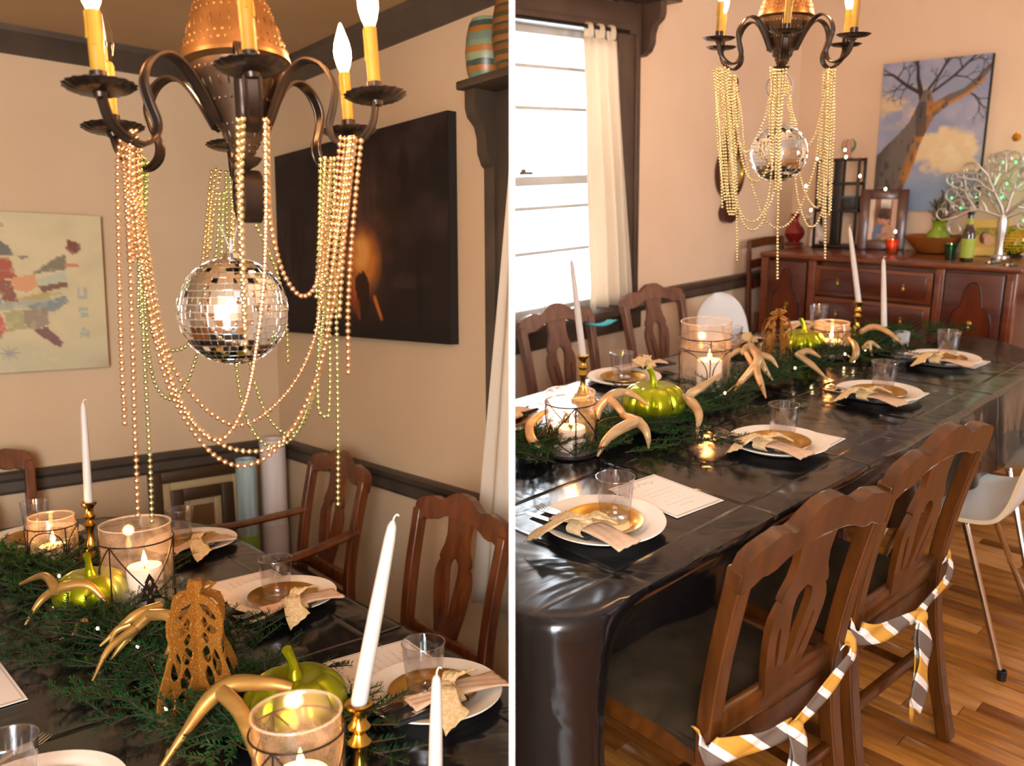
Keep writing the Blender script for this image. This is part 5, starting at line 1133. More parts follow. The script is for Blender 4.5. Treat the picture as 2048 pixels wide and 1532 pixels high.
# ------------------------------------------------------------------ room B: chandelier
room('B')
ballB = pD(1557, 307, 2.6)
rimB = pD(1557, 40, 2.6)
baseB = Vector((ballB.x, ballB.y, rimB.z))
fdirB = math.atan2(-baseB.y, -baseB.x)
chB = make_chandelier('pierced tin chandelier with six candle arms in the right room, over the laid table', baseB, fdirB + 0.03, {0, 1, 2, 3, 4, 5}, fdirB + PI / 2)
chB.rotation_euler = Quaternion((math.cos(fdirB), math.sin(fdirB), 0), math.radians(-2.0)).to_euler()
make_ball('mirror ball under the right chandelier, smaller in view', tuple(ballB), 0.086, baseB.z - 0.29 * 0.84, 0, (0, 0, HB))
LB = [
 ([(1434, 138), (1440, 280), (1452, 380), (1455, 418), (1461, 430), (1466, 418), (1464, 350), (1450, 230), (1442, 138)], 2.5, 2.5, 'bead strand looped low at the outer side of the right chandelier'),
 ([(1440, 138), (1446, 290), (1458, 390), (1461, 422), (1466, 430), (1470, 416), (1466, 340), (1456, 230), (1450, 138)], 2.52, 2.52, 'bead strand looped low beside the wall barometer'),
 ([(1465, 152), (1467, 250), (1471, 330), (1473, 420), (1474, 520)], 2.68, 2.68, 'straight strand ending left of the right mirror ball, against the plain wall'),
 ([(1470, 152), (1482, 230), (1490, 307), (1497, 335), (1503, 367), (1513, 399), (1526, 434), (1543, 451), (1557, 456), (1578, 446), (1601, 414), (1612, 385), (1630, 328), (1642, 240), (1652, 145)], 2.68, 2.66, 'broad bead swag centred under the right mirror ball'),
 ([(1450, 136), (1460, 280), (1468, 370), (1474, 408), (1489, 437), (1503, 443), (1517, 437), (1531, 413), (1541, 365), (1546, 280), (1549, 140)], 2.5, 2.42, 'bead swag from the outer arm to the front arm, right chandelier'),
 ([(1455, 140), (1464, 290), (1472, 390), (1480, 429), (1490, 451), (1506, 460), (1522, 448), (1533, 420), (1547, 385), (1553, 300), (1555, 140)], 2.55, 2.44, 'lower bead swag from the outer arm to the front arm, right chandelier'),
 ([(1557, 140), (1557, 300), (1556, 400), (1555, 480), (1555, 557)], 2.42, 2.42, 'straight strand hanging lowest, below the right mirror ball'),
 ([(1576, 165), (1584, 280), (1591, 360), (1598, 406), (1612, 446), (1621, 453), (1631, 450), (1642, 427), (1648, 388), (1655, 290), (1659, 140)], 2.78, 2.55, 'bead swag in front of the white dog figurine'),
 ([(1572, 165), (1590, 300), (1600, 351), (1610, 385), (1623, 407), (1635, 415), (1642, 398), (1652, 300), (1662, 138)], 2.78, 2.6, 'bead swag crossing the black curio shelf'),
 ([(1668, 140), (1668, 250), (1664, 330), (1661, 420)], 2.55, 2.55, 'straight strand ending on the black curio shelf'),
 ([(1655, 140), (1653, 300), (1651, 400), (1650, 516)], 2.5, 2.5, 'straight strand ending above the sideboard edge'),
 ([(1572, 150), (1588, 240), (1610, 287), (1628, 274), (1644, 215), (1655, 140)], 2.76, 2.66, 'small high bead swag right of the right mirror ball'),
 ([(1466, 152), (1472, 250), (1485, 298), (1500, 301), (1516, 270), (1535, 215), (1547, 140)], 2.68, 2.44, 'small high bead swag left of the right mirror ball'),
 ([(1468, 152), (1476, 270), (1492, 345), (1515, 362), (1535, 335), (1547, 260), (1552, 140)], 2.6, 2.42, 'bead swag skimming the front of the right mirror ball'),
]
for P, d0, d1, lab in LB: bead_strand([pD(*q) for q in lerpd(P, d0, d1)], lab, 'bead strands on the right chandelier', M_bead, r=0.0043, nu=6, nv=4)
rg = random.Random(5)
for (x0, y0, x1, y1, d, n, lab) in ((1432, 136, 1448, 400, 2.5, 3, 'gold beads bunched on the outer arm of the right chandelier'), (1452, 138, 1468, 390, 2.56, 3, 'gold beads bunched between the outer arms, right chandelier'), (1466, 152, 1472, 300, 2.68, 2, 'gold beads on the rear outer arm beside the barometer'),
        (1654, 138, 1640, 390, 2.6, 3, 'gold beads bunched on the arm before the curio shelf'), (1664, 138, 1652, 430, 2.52, 3, 'gold beads bunched on the arm nearest the tree canvas'), (1546, 136, 1543, 330, 2.43, 3, 'gold beads on the near side of the right front arm'), (1566, 134, 1557, 370, 2.43, 3, 'gold beads on the far side of the right front arm'), (1554, 160, 1552, 250, 2.78, 2, 'gold beads seen behind the right ball\'s hanging line'), (1575, 168, 1588, 262, 2.78, 3, 'gold beads dropping from the rear arm behind the right ball')):
    for k in range(n):
        o = (k - (n - 1) / 2) * 6; e = o * 0.7 + rg.uniform(-3, 3)
        bead_strand([pD(*q) for q in [(x0 + o, y0 + rg.uniform(0, 6), d), ((x0 + x1) / 2 + o * 0.8 + rg.uniform(-6, 6), (y0 + y1) / 2, d), (x1 + e, y1 + rg.uniform(-16, 16), d)]], NTH[n][k] + lab, 'bead strands on the right chandelier', M_bead, r=0.0043, nu=6, nv=4)
# ------------------------------------------------------------------ room B: the table
room('B')
setting_px('nearest the camera, right room', (1207, 1046), (1230, 1038), (1082, 1030), (1262, 1092), ((1312, 951), (1443, 1000), False), 1, tails=1.15)
setting_px('second along the near edge', (1556, 887), (1564, 877), (1455, 876), (1612, 912), ((1723, 861), (1604, 926), True), 2)
setting_px('third along the near edge', (1757, 787), (1765, 781), (1668, 782), (1805, 810), ((1882, 775), (1797, 821), True), 3)
setting_px('at the far rounded corner', (1884, 719), (1894, 712), (1812, 716), (1938, 731), ((1997, 717), (1932, 745), True), 4)
setting_px('in front of the chair by the curtain', (1248, 756), (1243, 757), (1352, 722), (1232, 740), None, 5, cut=False)
setting_px('behind the hooped tall lantern', (1478, 694), (1463, 700), (1530, 676), (1462, 690), None, 6, cut=False)
setting_px('at the table end before the sideboard', (1622, 656), (1636, 652), (1580, 652), (1660, 662), None, 7, cut=False, parts='pgtb')
setting_px('cut by the partition wall', (1000, 842), (985, 838), (1062, 815), (975, 850), None, 8, parts='pgbfk')
p = pz(1142, 903); make_hurricane('glass lantern with a wire tree ornament, nearest in the right room', p, 0.064, 0.165, 'diamond', -0.62); make_pillar('lit candle in the right room\'s nearest lantern', p + Vector((0.004, -0.0, 0.008)), 0.036, 0.062)
p = pz(1408, 790); make_hurricane('tall glass lantern with wire hoops at the right room\'s table centre', p, 0.08, 0.245, 'tall', -0.78); make_pillar('tall lit pillar candle in the right room\'s tall lantern', p + Vector((0.01, 0.01, 0.008)), 0.04, 0.11)
p = pz(1660, 712); make_hurricane('small round glass lantern before the sideboard drawers', p, 0.066, 0.132, 'round', -0.78, 0.05); make_pillar('short lit candle in the round lantern before the sideboard', p + Vector((0.0, 0.0, 0.008)), 0.04, 0.055)
make_pumpkin('shiny lime pumpkin between the two larger lanterns, right room', pz(1306, 842, TZ + 0.012), 0.094, 1.2)
make_pumpkin('shiny lime pumpkin half behind the glitter pumpkin, right room', pz(1604, 712), 0.085, 0.5)
pg = pz(1552, 722); make_glitter('copper glitter pumpkin of slotted cards, rounded shape, right room', pg, 1.0, math.atan2(-pg.y, -pg.x) + PI / 2 + 0.85, True)
taper_px('white taper before the bright window', None, (1166, 800), 0.15, (1143, 520), sticklabel='brass candlestick behind the nearest lantern, right room')
taper_px('leaning white taper before the sideboard drawers, taller of the pair', None, (1712, 672), 0.15, (1699, 455), sticklabel='brass candlestick beside the round lantern, right room')
taper_px('upright white taper in the green holder', None, (1765, 688), 0.075, (1767, 518), m=M_greenglass, sticklabel='small green glass candle holder at the far table end')
o = MB().lathe([(0.0, 0.003), (0.026, 0.003), (0.03, 0.0), (0.031, 0.004), (0.034, 0.062), (0.032, 0.063), (0.029, 0.012), (0.0, 0.01)], 28).build('votive_glass', mat_thin('frosted votive', '#ffffff', 0.2, body=0.45), loc=pz(1800, 694)); tag(o, 'frosted votive glass at the far end of the garland', 'votive')
H = M_hornp
antler_px('pale antler curling round the nearest lantern', [([(1080, 897, 0.005), (1062, 876, 0.03), (1060, 850, 0.05), (1078, 830, 0.06), (1094, 822, 0.06)], [0.010, 0.011, 0.010, 0.008, 0.006])], H)
antler_px('pale antler arching from the nearest lantern over to the lime pumpkin', [([(1193, 838, 0.02), (1201, 811, 0.055), (1223, 792, 0.08), (1245, 785, 0.085), (1267, 790, 0.08), (1300, 813, 0.06)], [0.008, 0.012, 0.013, 0.011, 0.008, 0.002]), ([(1220, 798, 0.078), (1234, 812, 0.065), (1248, 830, 0.045)], [0.010, 0.009, 0.008])], H)
antler_px('pale two-tined antler lying before the lime pumpkin, right room', [([(1248, 832, 0.05), (1265, 838, 0.055), (1278, 843, 0.055), (1228, 866, 0.04), (1208, 886, 0.02), (1195, 913, 0.0)][2:] if False else [(1280, 843, 0.06), (1252, 852, 0.06), (1228, 866, 0.05), (1208, 887, 0.03), (1195, 913, 0.0)], [0.011, 0.013, 0.012, 0.009, 0.002]), ([(1276, 843, 0.06), (1290, 858, 0.05), (1296, 876, 0.03), (1297, 896, 0.0)], [0.012, 0.010, 0.007, 0.002]), ([(1246, 830, 0.05), (1262, 838, 0.056), (1278, 845, 0.058)], [0.008, 0.012, 0.013])], H)
antler_px('pale antler with a long drooping tine beside the tall lantern, right room', [([(1342, 797, 0.05), (1365, 794, 0.06), (1386, 808, 0.06), (1398, 832, 0.04), (1393, 874, 0.0)], [0.003, 0.009, 0.013, 0.010, 0.002]), ([(1374, 800, 0.06), (1382, 788, 0.075), (1404, 774, 0.085), (1442, 747, 0.1)], [0.011, 0.012, 0.010, 0.004])], H)
antler_px('pale four-legged antler standing before the glitter pumpkin, right room', [([(1498, 692, 0.1), (1512, 706, 0.095), (1516, 722, 0.085), (1498, 746, 0.05), (1480, 766, 0.02), (1467, 788, 0.0)], [0.012, 0.013, 0.013, 0.011, 0.008, 0.003]), ([(1516, 716, 0.09), (1514, 742, 0.06), (1522, 768, 0.03), (1532, 796, 0.0)], [0.012, 0.010, 0.009, 0.002]), ([(1514, 708, 0.093), (1540, 716, 0.085), (1556, 735, 0.06)], [0.011, 0.009, 0.002]), ([(1484, 708, 0.085), (1492, 696, 0.1), (1502, 692, 0.1)], [0.004, 0.011, 0.012]), ([(1520, 714, 0.088), (1530, 738, 0.055), (1545, 760, 0.02)], [0.008, 0.008, 0.002]), ([(1492, 706, 0.09), (1502, 724, 0.07), (1512, 744, 0.04)], [0.008, 0.008, 0.006])], H)
antler_px('pale antler arc behind the standing antler, right room', [([(1458, 714, 0.03), (1476, 702, 0.05), (1492, 704, 0.05)], [0.006, 0.01, 0.009])], H)
antler_px('pale forked antler pointing at the third place setting', [([(1595, 709, 0.05), (1624, 730, 0.035), (1658, 762, 0.0)], [0.010, 0.009, 0.002]), ([(1596, 709, 0.05), (1616, 702, 0.06), (1640, 714, 0.05)], [0.010, 0.010, 0.003])], H)
antler_px('pale antler hooked round the round lantern before the sideboard', [([(1698, 676, 0.05), (1710, 690, 0.05), (1712, 708, 0.03), (1702, 724, 0.0)], [0.004, 0.010, 0.011, 0.006])], H)
antler_px('long curved antler at the far end of the right garland', [([(1722, 664, 0.04), (1740, 655, 0.055), (1760, 656, 0.06), (1785, 671, 0.045), (1810, 696, 0.0)], [0.009, 0.011, 0.010, 0.008, 0.002])], H)
antler_px('small antler tines beside the far brass candlestick', [([(1728, 696, 0.03), (1742, 686, 0.04), (1765, 700, 0.01)], [0.009, 0.009, 0.002]), ([(1738, 688, 0.04), (1744, 712, 0.0)], [0.008, 0.002])], H)
gb = [pz(1000, 930), pz(1080, 905), pz(1200, 880), pz(1320, 850), pz(1440, 805), pz(1560, 760), pz(1680, 715), pz(1780, 690), pz(1850, 672)]
make_garland('fir garland running down the middle of the right room\'s table', gb, 0.1, 210, 9, extra=[(*pz(1340, 850, TZ + 0.03), -0.5), (*pz(1300, 880, TZ + 0.01), 0.3), (*pz(1250, 905), 0.8), (*pz(1480, 820, TZ + 0.02), 0.2), (*pz(1360, 880, TZ + 0.01), 0.1), (*pz(1060, 925, TZ + 0.01), 2.4)])
fb = [(1180, 858, 0.03), (1210, 838, 0.06), (1272, 826, 0.05), (1330, 800, 0.05), (1400, 806, 0.05), (1450, 786, 0.05), (1470, 770, 0.06), (1500, 752, 0.05), (1545, 745, 0.05), (1590, 736, 0.05), (1608, 732, 0.05), (1628, 732, 0.04), (1635, 716, 0.05), (1690, 708, 0.03), (1708, 722, 0.02), (1730, 700, 0.04)]
make_fairy('fine wire of warm lights threaded through the right room\'s garland', [hz(*q) for q in fb], (2, 5, 9, 11, 13, 14, 15), r=0.0032)

# ------------------------------------------------------------------ neckties on the two near chairs
M_tie = mat_stripes('gold, white and brown striped silk', [(0, '#d29a3c'), (0.34, '#eee7e0'), (0.48, '#6e5f55'), (0.84, '#eee7e0')], 0.1, 'D', 0.6)
def make_tie(label, chair, kx, tail, seed):
    """tie wrapped round the chair's back at seat height, knotted at local x = kx"""
    t = thing('necktie', label, 'necktie', chair.location); t.rotation_euler = chair.rotation_euler
    def strip(P, w0, w1, name, seed, tip=False):
        Q = spline(P, 6); n = len(Q); vs = []; k = 6
        for i, p in enumerate(Q):
            d = (Q[min(i + 1, n - 1)] - Q[max(i - 1, 0)]).normalized(); sd = d.cross(Vector((0, 1, 0))).normalized(); s = i / (n - 1); w = w0 + (w1 - w0) * s
            if tip and s > 0.86: w *= max(0.04, (1 - s) / 0.14)
            for j in range(k + 1):
                u = j / k - 0.5; vs.append(p + sd * u * w + Vector((0, 0.004 * math.sin(u * 5 + i * 0.6 + seed), 0)))
        fs = [(i * (k + 1) + j, i * (k + 1) + j + 1, (i + 1) * (k + 1) + j + 1, (i + 1) * (k + 1) + j) for i in range(n - 1) for j in range(k)]
        solid(MB().add(vs, fs).build(name, M_tie, t, angle=70), 0.003)
    strip([(-0.212, 0.2, 0.5), (-0.216, 0.236, 0.485), (-0.15, 0.252, 0.462), (kx, 0.262, 0.43)], 0.055, 0.03, 'wrap', seed)
    strip([(0.212, 0.2, 0.47), (0.218, 0.238, 0.46), (0.13, 0.252, 0.44), (kx, 0.262, 0.43)], 0.06, 0.035, 'wrap', seed + 1)
    MB().sphere((kx, 0.268, 0.428), (0.022, 0.013, 0.018), 12, 8).build('knot', M_tie, t)
    strip([(kx, 0.272, 0.425), (kx + 0.004, 0.285, 0.37), (kx + 0.01, 0.288, 0.3), (kx + 0.012, 0.29, 0.425 - tail)], 0.04, 0.082, 'blade', seed + 2, True)
    strip([(kx, 0.266, 0.425), (kx + 0.012, 0.274, 0.34), (kx + 0.018, 0.278, 0.425 - tail * 1.12)], 0.025, 0.04, 'narrow_end', seed + 3, True)
make_tie('striped tie knotted on the chair nearest the camera', cB, 0.02, 0.22, 1)
make_tie('striped tie hanging from the chair next to the white chairs', cB2, 0.0, 0.235, 4)
# ------------------------------------------------------------------ room B: curtain, barometer, tree canvas
c0, c1 = pX(1166, 60, BX + 0.075), pX(1234, 66, BX + 0.075)
curtain('curtain', 'cream tab-top curtain glowing beside the bright window', [(BX + 0.075, c0.y, 2.0), (BX + 0.075, c1.y, 2.0)], [(BX + 0.085, c0.y + 0.02, 0.8), (BX + 0.085, pX(1262, 615, BX + 0.085).y, 0.8)], 4, 0.03, mat_curtain('sunlit cream cotton', '#f3e8d8', 0.55), loops=3, out=(1, 0, 0))
o = tag(MB().tube([(BX + 0.075, 1.3, 2.045), (BX + 0.075, 3.2, 2.045)], 0.008, 10).build('curtain_rod', mat('dark rod', '#2a2420', 0.4, 0.7)), 'thin dark rod through the curtain tabs', 'curtain rod')
s0 = pz(1180, 640, WZ0 + 0.004); a = [(1160, 632), (1172, 645), (1190, 650), (1210, 648), (1226, 640)]
o = drape([pz(x, y, WZ0 + 0.006) for x, y in a], (0.03, 0.05), 0, 0.004, 3); o = solid(o.build('ribbon', mat('teal ribbon', '#2fb0c4', 0.4), angle=70)); tag(o, 'teal ribbon lying on the window stool', 'ribbon')
# banjo barometer
bz = pX(1454, 345, BX); by_, bzz = bz.y, bz.z; t = thing('barometer', 'dark wooden banjo barometer on the peach wall', 'barometer', (BX, by_, bzz)); t.rotation_euler = (0, 0, PI / 2)
half = [(0.0, 0.5), (0.016, 0.49), (0.022, 0.47), (0.014, 0.45), (0.03, 0.42), (0.034, 0.3), (0.03, 0.19), (0.05, 0.14), (0.095, 0.09), (0.12, 0.03), (0.12, -0.03), (0.098, -0.09), (0.06, -0.125), (0.042, -0.15), (0.052, -0.175), (0.07, -0.2), (0.072, -0.23), (0.055, -0.26), (0.02, -0.275), (0.0, -0.277)]
XZt = Matrix(((1, 0, 0, 0), (0, 0, 1, 0), (0, 1, 0, 0), (0, 0, 0, 1))); M_baro = mat('barometer mahogany', '#4a2413', 0.3, coat=0.4)
hs = [(p.x, p.y) for p in spline([(x, y, 0) for x, y in half], 4)]
MB().prism(mirror(hs), t=0.035, M=T(0, -0.02, 0) @ XZt).build('case', M_baro, t, bevel=0.005, angle=40)
MB().tube([(0.082 * math.cos(2 * PI * i / 40), -0.045, 0.082 * math.sin(2 * PI * i / 40)) for i in range(40)], 0.009, 8, closed=True).build('bezel', M_brass, t)
MB().lathe([(0.0, 0.0), (0.076, 0.0), (0.076, 0.004), (0, 0.005)], 36, M=T(0, -0.04, 0) @ Rx(PI / 2)).build('dial', mat('silvered dial', '#c9b88e', 0.35, 0.5), t)
MB().box((0.015, -0.047, 0.012), (0.004, 0.002, 0.09), ch=0.0008).build('needle', M_black, t)
MB().lathe([(0.0, 0.0), (0.03, 0.0), (0.032, 0.006), (0, 0.008)], 24, M=T(0, -0.036, -0.222) @ Rx(PI / 2)).build('level_disc', M_baro, t)
# the tree canvas
TL, TR, BR = pY(1771, 129, BY - 0.04), pY(1982, 114, BY - 0.04), pY(1962, 422, BY - 0.04); tw, th = TR.x - TL.x + 0.015, TL.z - BR.z + 0.005
im = Img(130, 190, th / tw); A_ = th / tw
sky = fbm(im.x, im.y * A_, 5, 2); im.fill('#8f93a8'); im.fill('#a9a3b4', np.clip((sky - 0.45) * 3, 0, 1)); im.fill('#7f97ae', np.clip((im.y - 0.6) * 2.5, 0, 0.8))
cl = fbm(im.x * 1.2, im.y * A_ * 1.5, 5, 7)
im.fill('#d9b98a', np.clip((cl - 0.42) * 5, 0, 1) * ((im.x < 0.5) & (im.y > 0.12) & (im.y < 0.46)) * np.clip(1 - abs(im.y - 0.3) / 0.17, 0, 1))
im.fill('#c9a06a', np.clip((fbm(im.x, im.y * A_, 9, 17) - 0.5) * 5, 0, 1) * (im.x < 0.45) * np.clip(1 - abs(im.y - 0.33) / 0.12, 0, 1))
cy_ = np.clip(1 - np.hypot((im.x - 0.72) / 0.42, (im.y - 0.58) / 0.2), 0, 1); im.fill('#dfc295', np.clip((cl + cy_ * 0.9 - 0.62) * 5, 0, 1) * (cy_ > 0)); im.fill('#e6cfa6', np.clip((fbm(im.x, im.y * A_, 12, 5) - 0.45) * 4, 0, 1) * np.clip(cy_ * 2 - 0.4, 0, 1))
im.fill('#a58a72', np.clip((im.y - 0.86) * 9, 0, 0.7) * (im.x > 0.62))
D, G, O = '#3a302b', '#6e6259', '#c07a1e'
def limb(P, w, col, edge=True):
    for i in range(len(P) - 1):
        im.line(P[i], P[i + 1], w[i], w[i + 1], col)
random.seed(4)
def twig(a, ang, L, w, dep):
    b = (a[0] + L * math.cos(ang), a[1] + L * math.sin(ang) / A_); im.line(a, b, w, w * 0.7, D, 0.01)
    if dep > 0:
        for s in (-1, 1): twig(b, ang + s * random.uniform(0.25, 0.75), L * random.uniform(0.6, 0.85), w * 0.62, dep - 1)
limb([(0.42, 0.36), (0.4, 0.24), (0.35, 0.12), (0.33, 0.0)], [0.03, 0.028, 0.018, 0.012], D); limb([(0.4, 0.22), (0.25, 0.16), (0.1, 0.08), (0.0, 0.07)], [0.02, 0.016, 0.012, 0.008], D)
limb([(0.45, 0.2), (0.55, 0.1), (0.62, 0.0)], [0.014, 0.012, 0.01], D); limb([(0.5, 0.21), (0.68, 0.12), (0.86, 0.0)], [0.012, 0.012, 0.009], D)
limb([(0.5, 0.33), (0.66, 0.26), (0.8, 0.22), (0.92, 0.14), (1.02, 0.06)], [0.05, 0.038, 0.03, 0.026, 0.022], G); limb([(0.56, 0.33), (0.68, 0.285), (0.82, 0.235), (0.96, 0.15)], [0.014, 0.014, 0.012, 0.01], O)
for a, ang in (((0.1, 0.08), -2.6), ((0.2, 0.14), 2.4), ((0.25, 0.16), -1.4), ((0.34, 0.04), -2.2), ((0.58, 0.06), -0.9), ((0.6, 0.03), -2.0), ((0.75, 0.08), -1.9), ((0.8, 0.04), -0.3), ((0.5, 0.2), -1.2), ((0.85, 0.24), 0.6), ((0.88, 0.25), 1.0), ((0.7, 0.12), 0.2), ((0.9, 0.16), -1.2), ((0.15, 0.1), -1.0), ((0.3, 0.15), 2.6)): twig(a, ang, 0.09, 0.008, 3)
im.poly([(0.0, 0.62), (0.2, 0.48), (0.3, 0.4), (0.36, 0.3), (0.42, 0.19), (0.48, 0.2), (0.52, 0.28), (0.64, 0.26), (0.66, 0.3), (0.54, 0.37), (0.47, 0.47), (0.42, 0.56), (0.38, 0.68), (0.3, 0.84), (0.24, 1.0), (0.0, 1.0)], G)
tm = inpoly(im.x, im.y, [(0.0, 0.62), (0.2, 0.48), (0.3, 0.4), (0.36, 0.3), (0.42, 0.19), (0.48, 0.2), (0.52, 0.28), (0.64, 0.26), (0.66, 0.3), (0.54, 0.37), (0.47, 0.47), (0.42, 0.56), (0.38, 0.68), (0.3, 0.84), (0.24, 1.0), (0.0, 1.0)])
u = im.x + im.y * 0.42; im.fill(O, tm * np.clip((u - 0.545) * 9, 0, 1) * np.clip((fbm(im.x, im.y * A_, 14, 6) - 0.25) * 3, 0, 1)); im.fill('#4a3f3a', tm * np.clip((0.42 - u) * 6, 0, 0.7)); im.fill('#4b4242', tm * ((abs(im.x - 0.4 - (im.y - 0.3) * 0.12) < 0.05) & (im.y > 0.27) & (im.y < 0.5)) * 0.8)
im.fill('#2f2622', tm * np.clip((fbm(im.x * 2.2, im.y * A_ * 0.8, 16, 11) - 0.6) * 6, 0, 0.6))
wall_canvas('tree_painting', 'canvas of a bare tree seen from below against clouds', im, tw, th, ((TL.x + TR.x) / 2, BY - 0.04, (TL.z + BR.z) / 2), 0.0, 0.038, '#241b12')
# ------------------------------------------------------------------ sideboard
SF, SZ = 4.25, round(pY(1780, 528, 4.25).z + 0.02, 3); SXL, SXR = pY(1522, 505, SF).x, pY(2046, 560, SF).x; SD = 0.55; SWd = SXR - SXL
sb = thing('sideboard', 'red brown sideboard with scrolled door panels and brass drops', 'sideboard', (SXL, SF, 0)); ZB = 0.36
MB().box((SWd / 2, SD / 2 + 0.02, (ZB + SZ - 0.025) / 2), (SWd - 0.05, SD - 0.03, SZ - 0.025 - ZB), ch=0.004).build('body', M_mahog, sb)
MB().box((SWd / 2, SD / 2 - 0.004, SZ - 0.0125), (SWd, SD + 0.02, 0.025), ch=0.007).build('top', M_mahog2, sb)
MB().box((SWd / 2, 0.012, ZB + 0.02), (SWd - 0.02, 0.035, 0.05), ch=0.008).build('base_moulding', M_mahog2, sb)
xs = [0.025, pY(1622, 560, SF).x - SXL, pY(1878, 560, SF).x - SXL, SWd - 0.045]
for x in xs: MB().box((x, 0.016, (ZB + SZ - 0.025) / 2), (0.045, 0.03, SZ - 0.025 - ZB), ch=0.006).box((x, 0.0, (ZB + SZ) / 2), (0.016, 0.008, (SZ - ZB) * 0.8), ch=0.003).build('stile', M_mahog2, sb)
def drop_handle(parent, x, z):
    h = MB().lathe([(0.0, 0), (0.012, 0.0), (0.013, 0.003), (0.004, 0.006), (0.004, 0.014), (0, 0.016)], 14, M=T(x, -0.008, z) @ Rx(PI / 2)); h.prism([(a_ * 0.011, b_ * 0.03) for a_, b_ in [(0, 1), (0.9, 0.7), (1, 0.3), (0.6, 0), (1, -0.4), (0.7, -0.9), (0, -1.1), (-0.7, -0.9), (-1, -0.4), (-0.6, 0), (-1, 0.3), (-0.9, 0.7)]], t=0.003, M=T(x, -0.008, z + 0.005) @ XZt)
    h.sphere((x, -0.022, z - 0.022), (0.008, 0.006, 0.016), 10, 8); h.build('brass_drop', M_brassd, parent)
def quatre(w, h):
    half = [(0, 1), (0.22, 0.96), (0.38, 0.8), (0.44, 0.6), (0.52, 0.46), (0.72, 0.4), (0.9, 0.26), (0.98, 0.0), (0.9, -0.28), (0.72, -0.42), (0.52, -0.48), (0.44, -0.62), (0.38, -0.82), (0.22, -0.96), (0, -1)]
    return [(p.x * w, p.y * h) for p in spline([(x, y, 0) for x, y in mirror(half) + [half[0]]], 3)[:-1]]
for i in (0, 2):
    x0, x1 = xs[i] + 0.026, xs[i + 1] - 0.026; cx_, wz = (x0 + x1) / 2, x1 - x0; zc_ = (ZB + 0.05 + SZ - 0.04) / 2; hz_ = SZ - 0.04 - ZB - 0.05
    d = MB().box((cx_, 0.004, zc_), (wz - 0.006, 0.02, hz_), ch=0.004).build('door', M_mahog, sb)
    q = quatre(wz * 0.36, hz_ * 0.42); m = MB().tube([(cx_ + x, -0.006, zc_ + z) for x, z in q], 0.0035, 6, closed=True); m.build('scroll_bead', mat('dark sideboard groove', '#34150a', 0.4), d)
    MB().prism([(cx_ + x * 0.96, zc_ + z * 0.96) for x, z in q], t=0.006, M=T(0, -0.007, 0) @ XZt).build('scroll_panel', mat('veneer panel', '#632911', 0.3, color2='#4e1e0b', nscale=3, stretch=(9, 9, 1.5), coat=0.4), d)
    drop_handle(d, cx_ + (0.0 if i else 0.01), zc_ + 0.02)
x0, x1 = xs[1] + 0.026, xs[2] - 0.026; cx_, wz = (x0 + x1) / 2, x1 - x0; zt = SZ - 0.045; dh = (zt - ZB - 0.06) / 3
for k in range(3):
    zc_ = zt - dh * (k + 0.5); d = MB().box((cx_, 0.004, zc_), (wz - 0.004, 0.02, dh - 0.012), ch=0.003).build('drawer', M_mahog2, sb)
    MB().box((cx_, -0.01, zc_), (wz - 0.05, 0.016, dh - 0.05), ch=0.007).build('raised_panel', M_mahog, d)
    for s in (-1, 1): drop_handle(d, cx_ + s * wz * 0.28, zc_ + 0.01)
lp = [(0.024, 0), (0.03, 0.012), (0.022, 0.03), (0.03, 0.06), (0.036, 0.1), (0.026, 0.14), (0.032, 0.17), (0.045, 0.23), (0.048, 0.28), (0.03, 0.31), (0.042, 0.33), (0.042, 0.37)]
for x in (0.04, SWd - 0.04):
    for y in (0.03, SD - 0.05): MB().lathe(lp, 18, T(x, y, 0)).build('leg', M_mahog2, sb, angle=50)
# ladder-back chair squeezed between wall and sideboard
lx, ly = BX + 0.09, pX(1506, 520, BX + 0.09).y; t = thing('folding_chair', 'dark folded slat-back chair leaning between wall and sideboard', 'chair', (lx, ly, 0))
ztop = pX(1503, 483, BX + 0.09).z
for y in (0.0, 0.36): MB().tube([(0.0, y, 0), (-0.01, y, 0.45), (-0.03, y, ztop)], [0.016, 0.018, 0.014], 8).build('rear_leg', M_woodA, t)
for k, z in enumerate((ztop - 0.02, ztop - 0.14, ztop - 0.26)): MB().band([(-0.03 + 0.0 * k, 0.0, z), (-0.04, 0.18, z + 0.006), (-0.03, 0.36, z)], 0.05, 0.014, (0, 0, 1)).build('slat', M_woodA, t)
MB().box((0.03, 0.18, 0.36), (0.025, 0.36, 0.36), ch=0.008).build('seat', M_woodA, t)
for y in (0.02, 0.34): MB().tube([(0.055, y, 0), (0.03, y, 0.6)], 0.014, 8).build('front_leg', M_woodA, t)

# ------------------------------------------------------------------ things on the sideboard
def sp(x, y, dz=0.0, ymax=4.72):
    q = pz(x, y, SZ + dz)
    if q.y > ymax: q = pY(x, y, ymax); q.z = SZ + dz
    return q
def px_m(p): return FPX / depth(p)
m = MB().lathe([(0.0, 0), (0.05, 0), (0.056, 0.008), (0.05, 0.016), (0.03, 0.02), (0.03, 0.024), (0.052, 0.05), (0.06, 0.075), (0.052, 0.1), (0.03, 0.122), (0.019, 0.14), (0.018, 0.16), (0.03, 0.185), (0.026, 0.186), (0.012, 0.16), (0, 0.15)], 32); o = m.build('vase', mat('red lacquer', '#8a2218', 0.3, color2='#6c1812', nscale=10, coat=0.5), loc=sp(1588, 487)); tag(o, 'red long-necked vase at the end of the sideboard', 'vase')
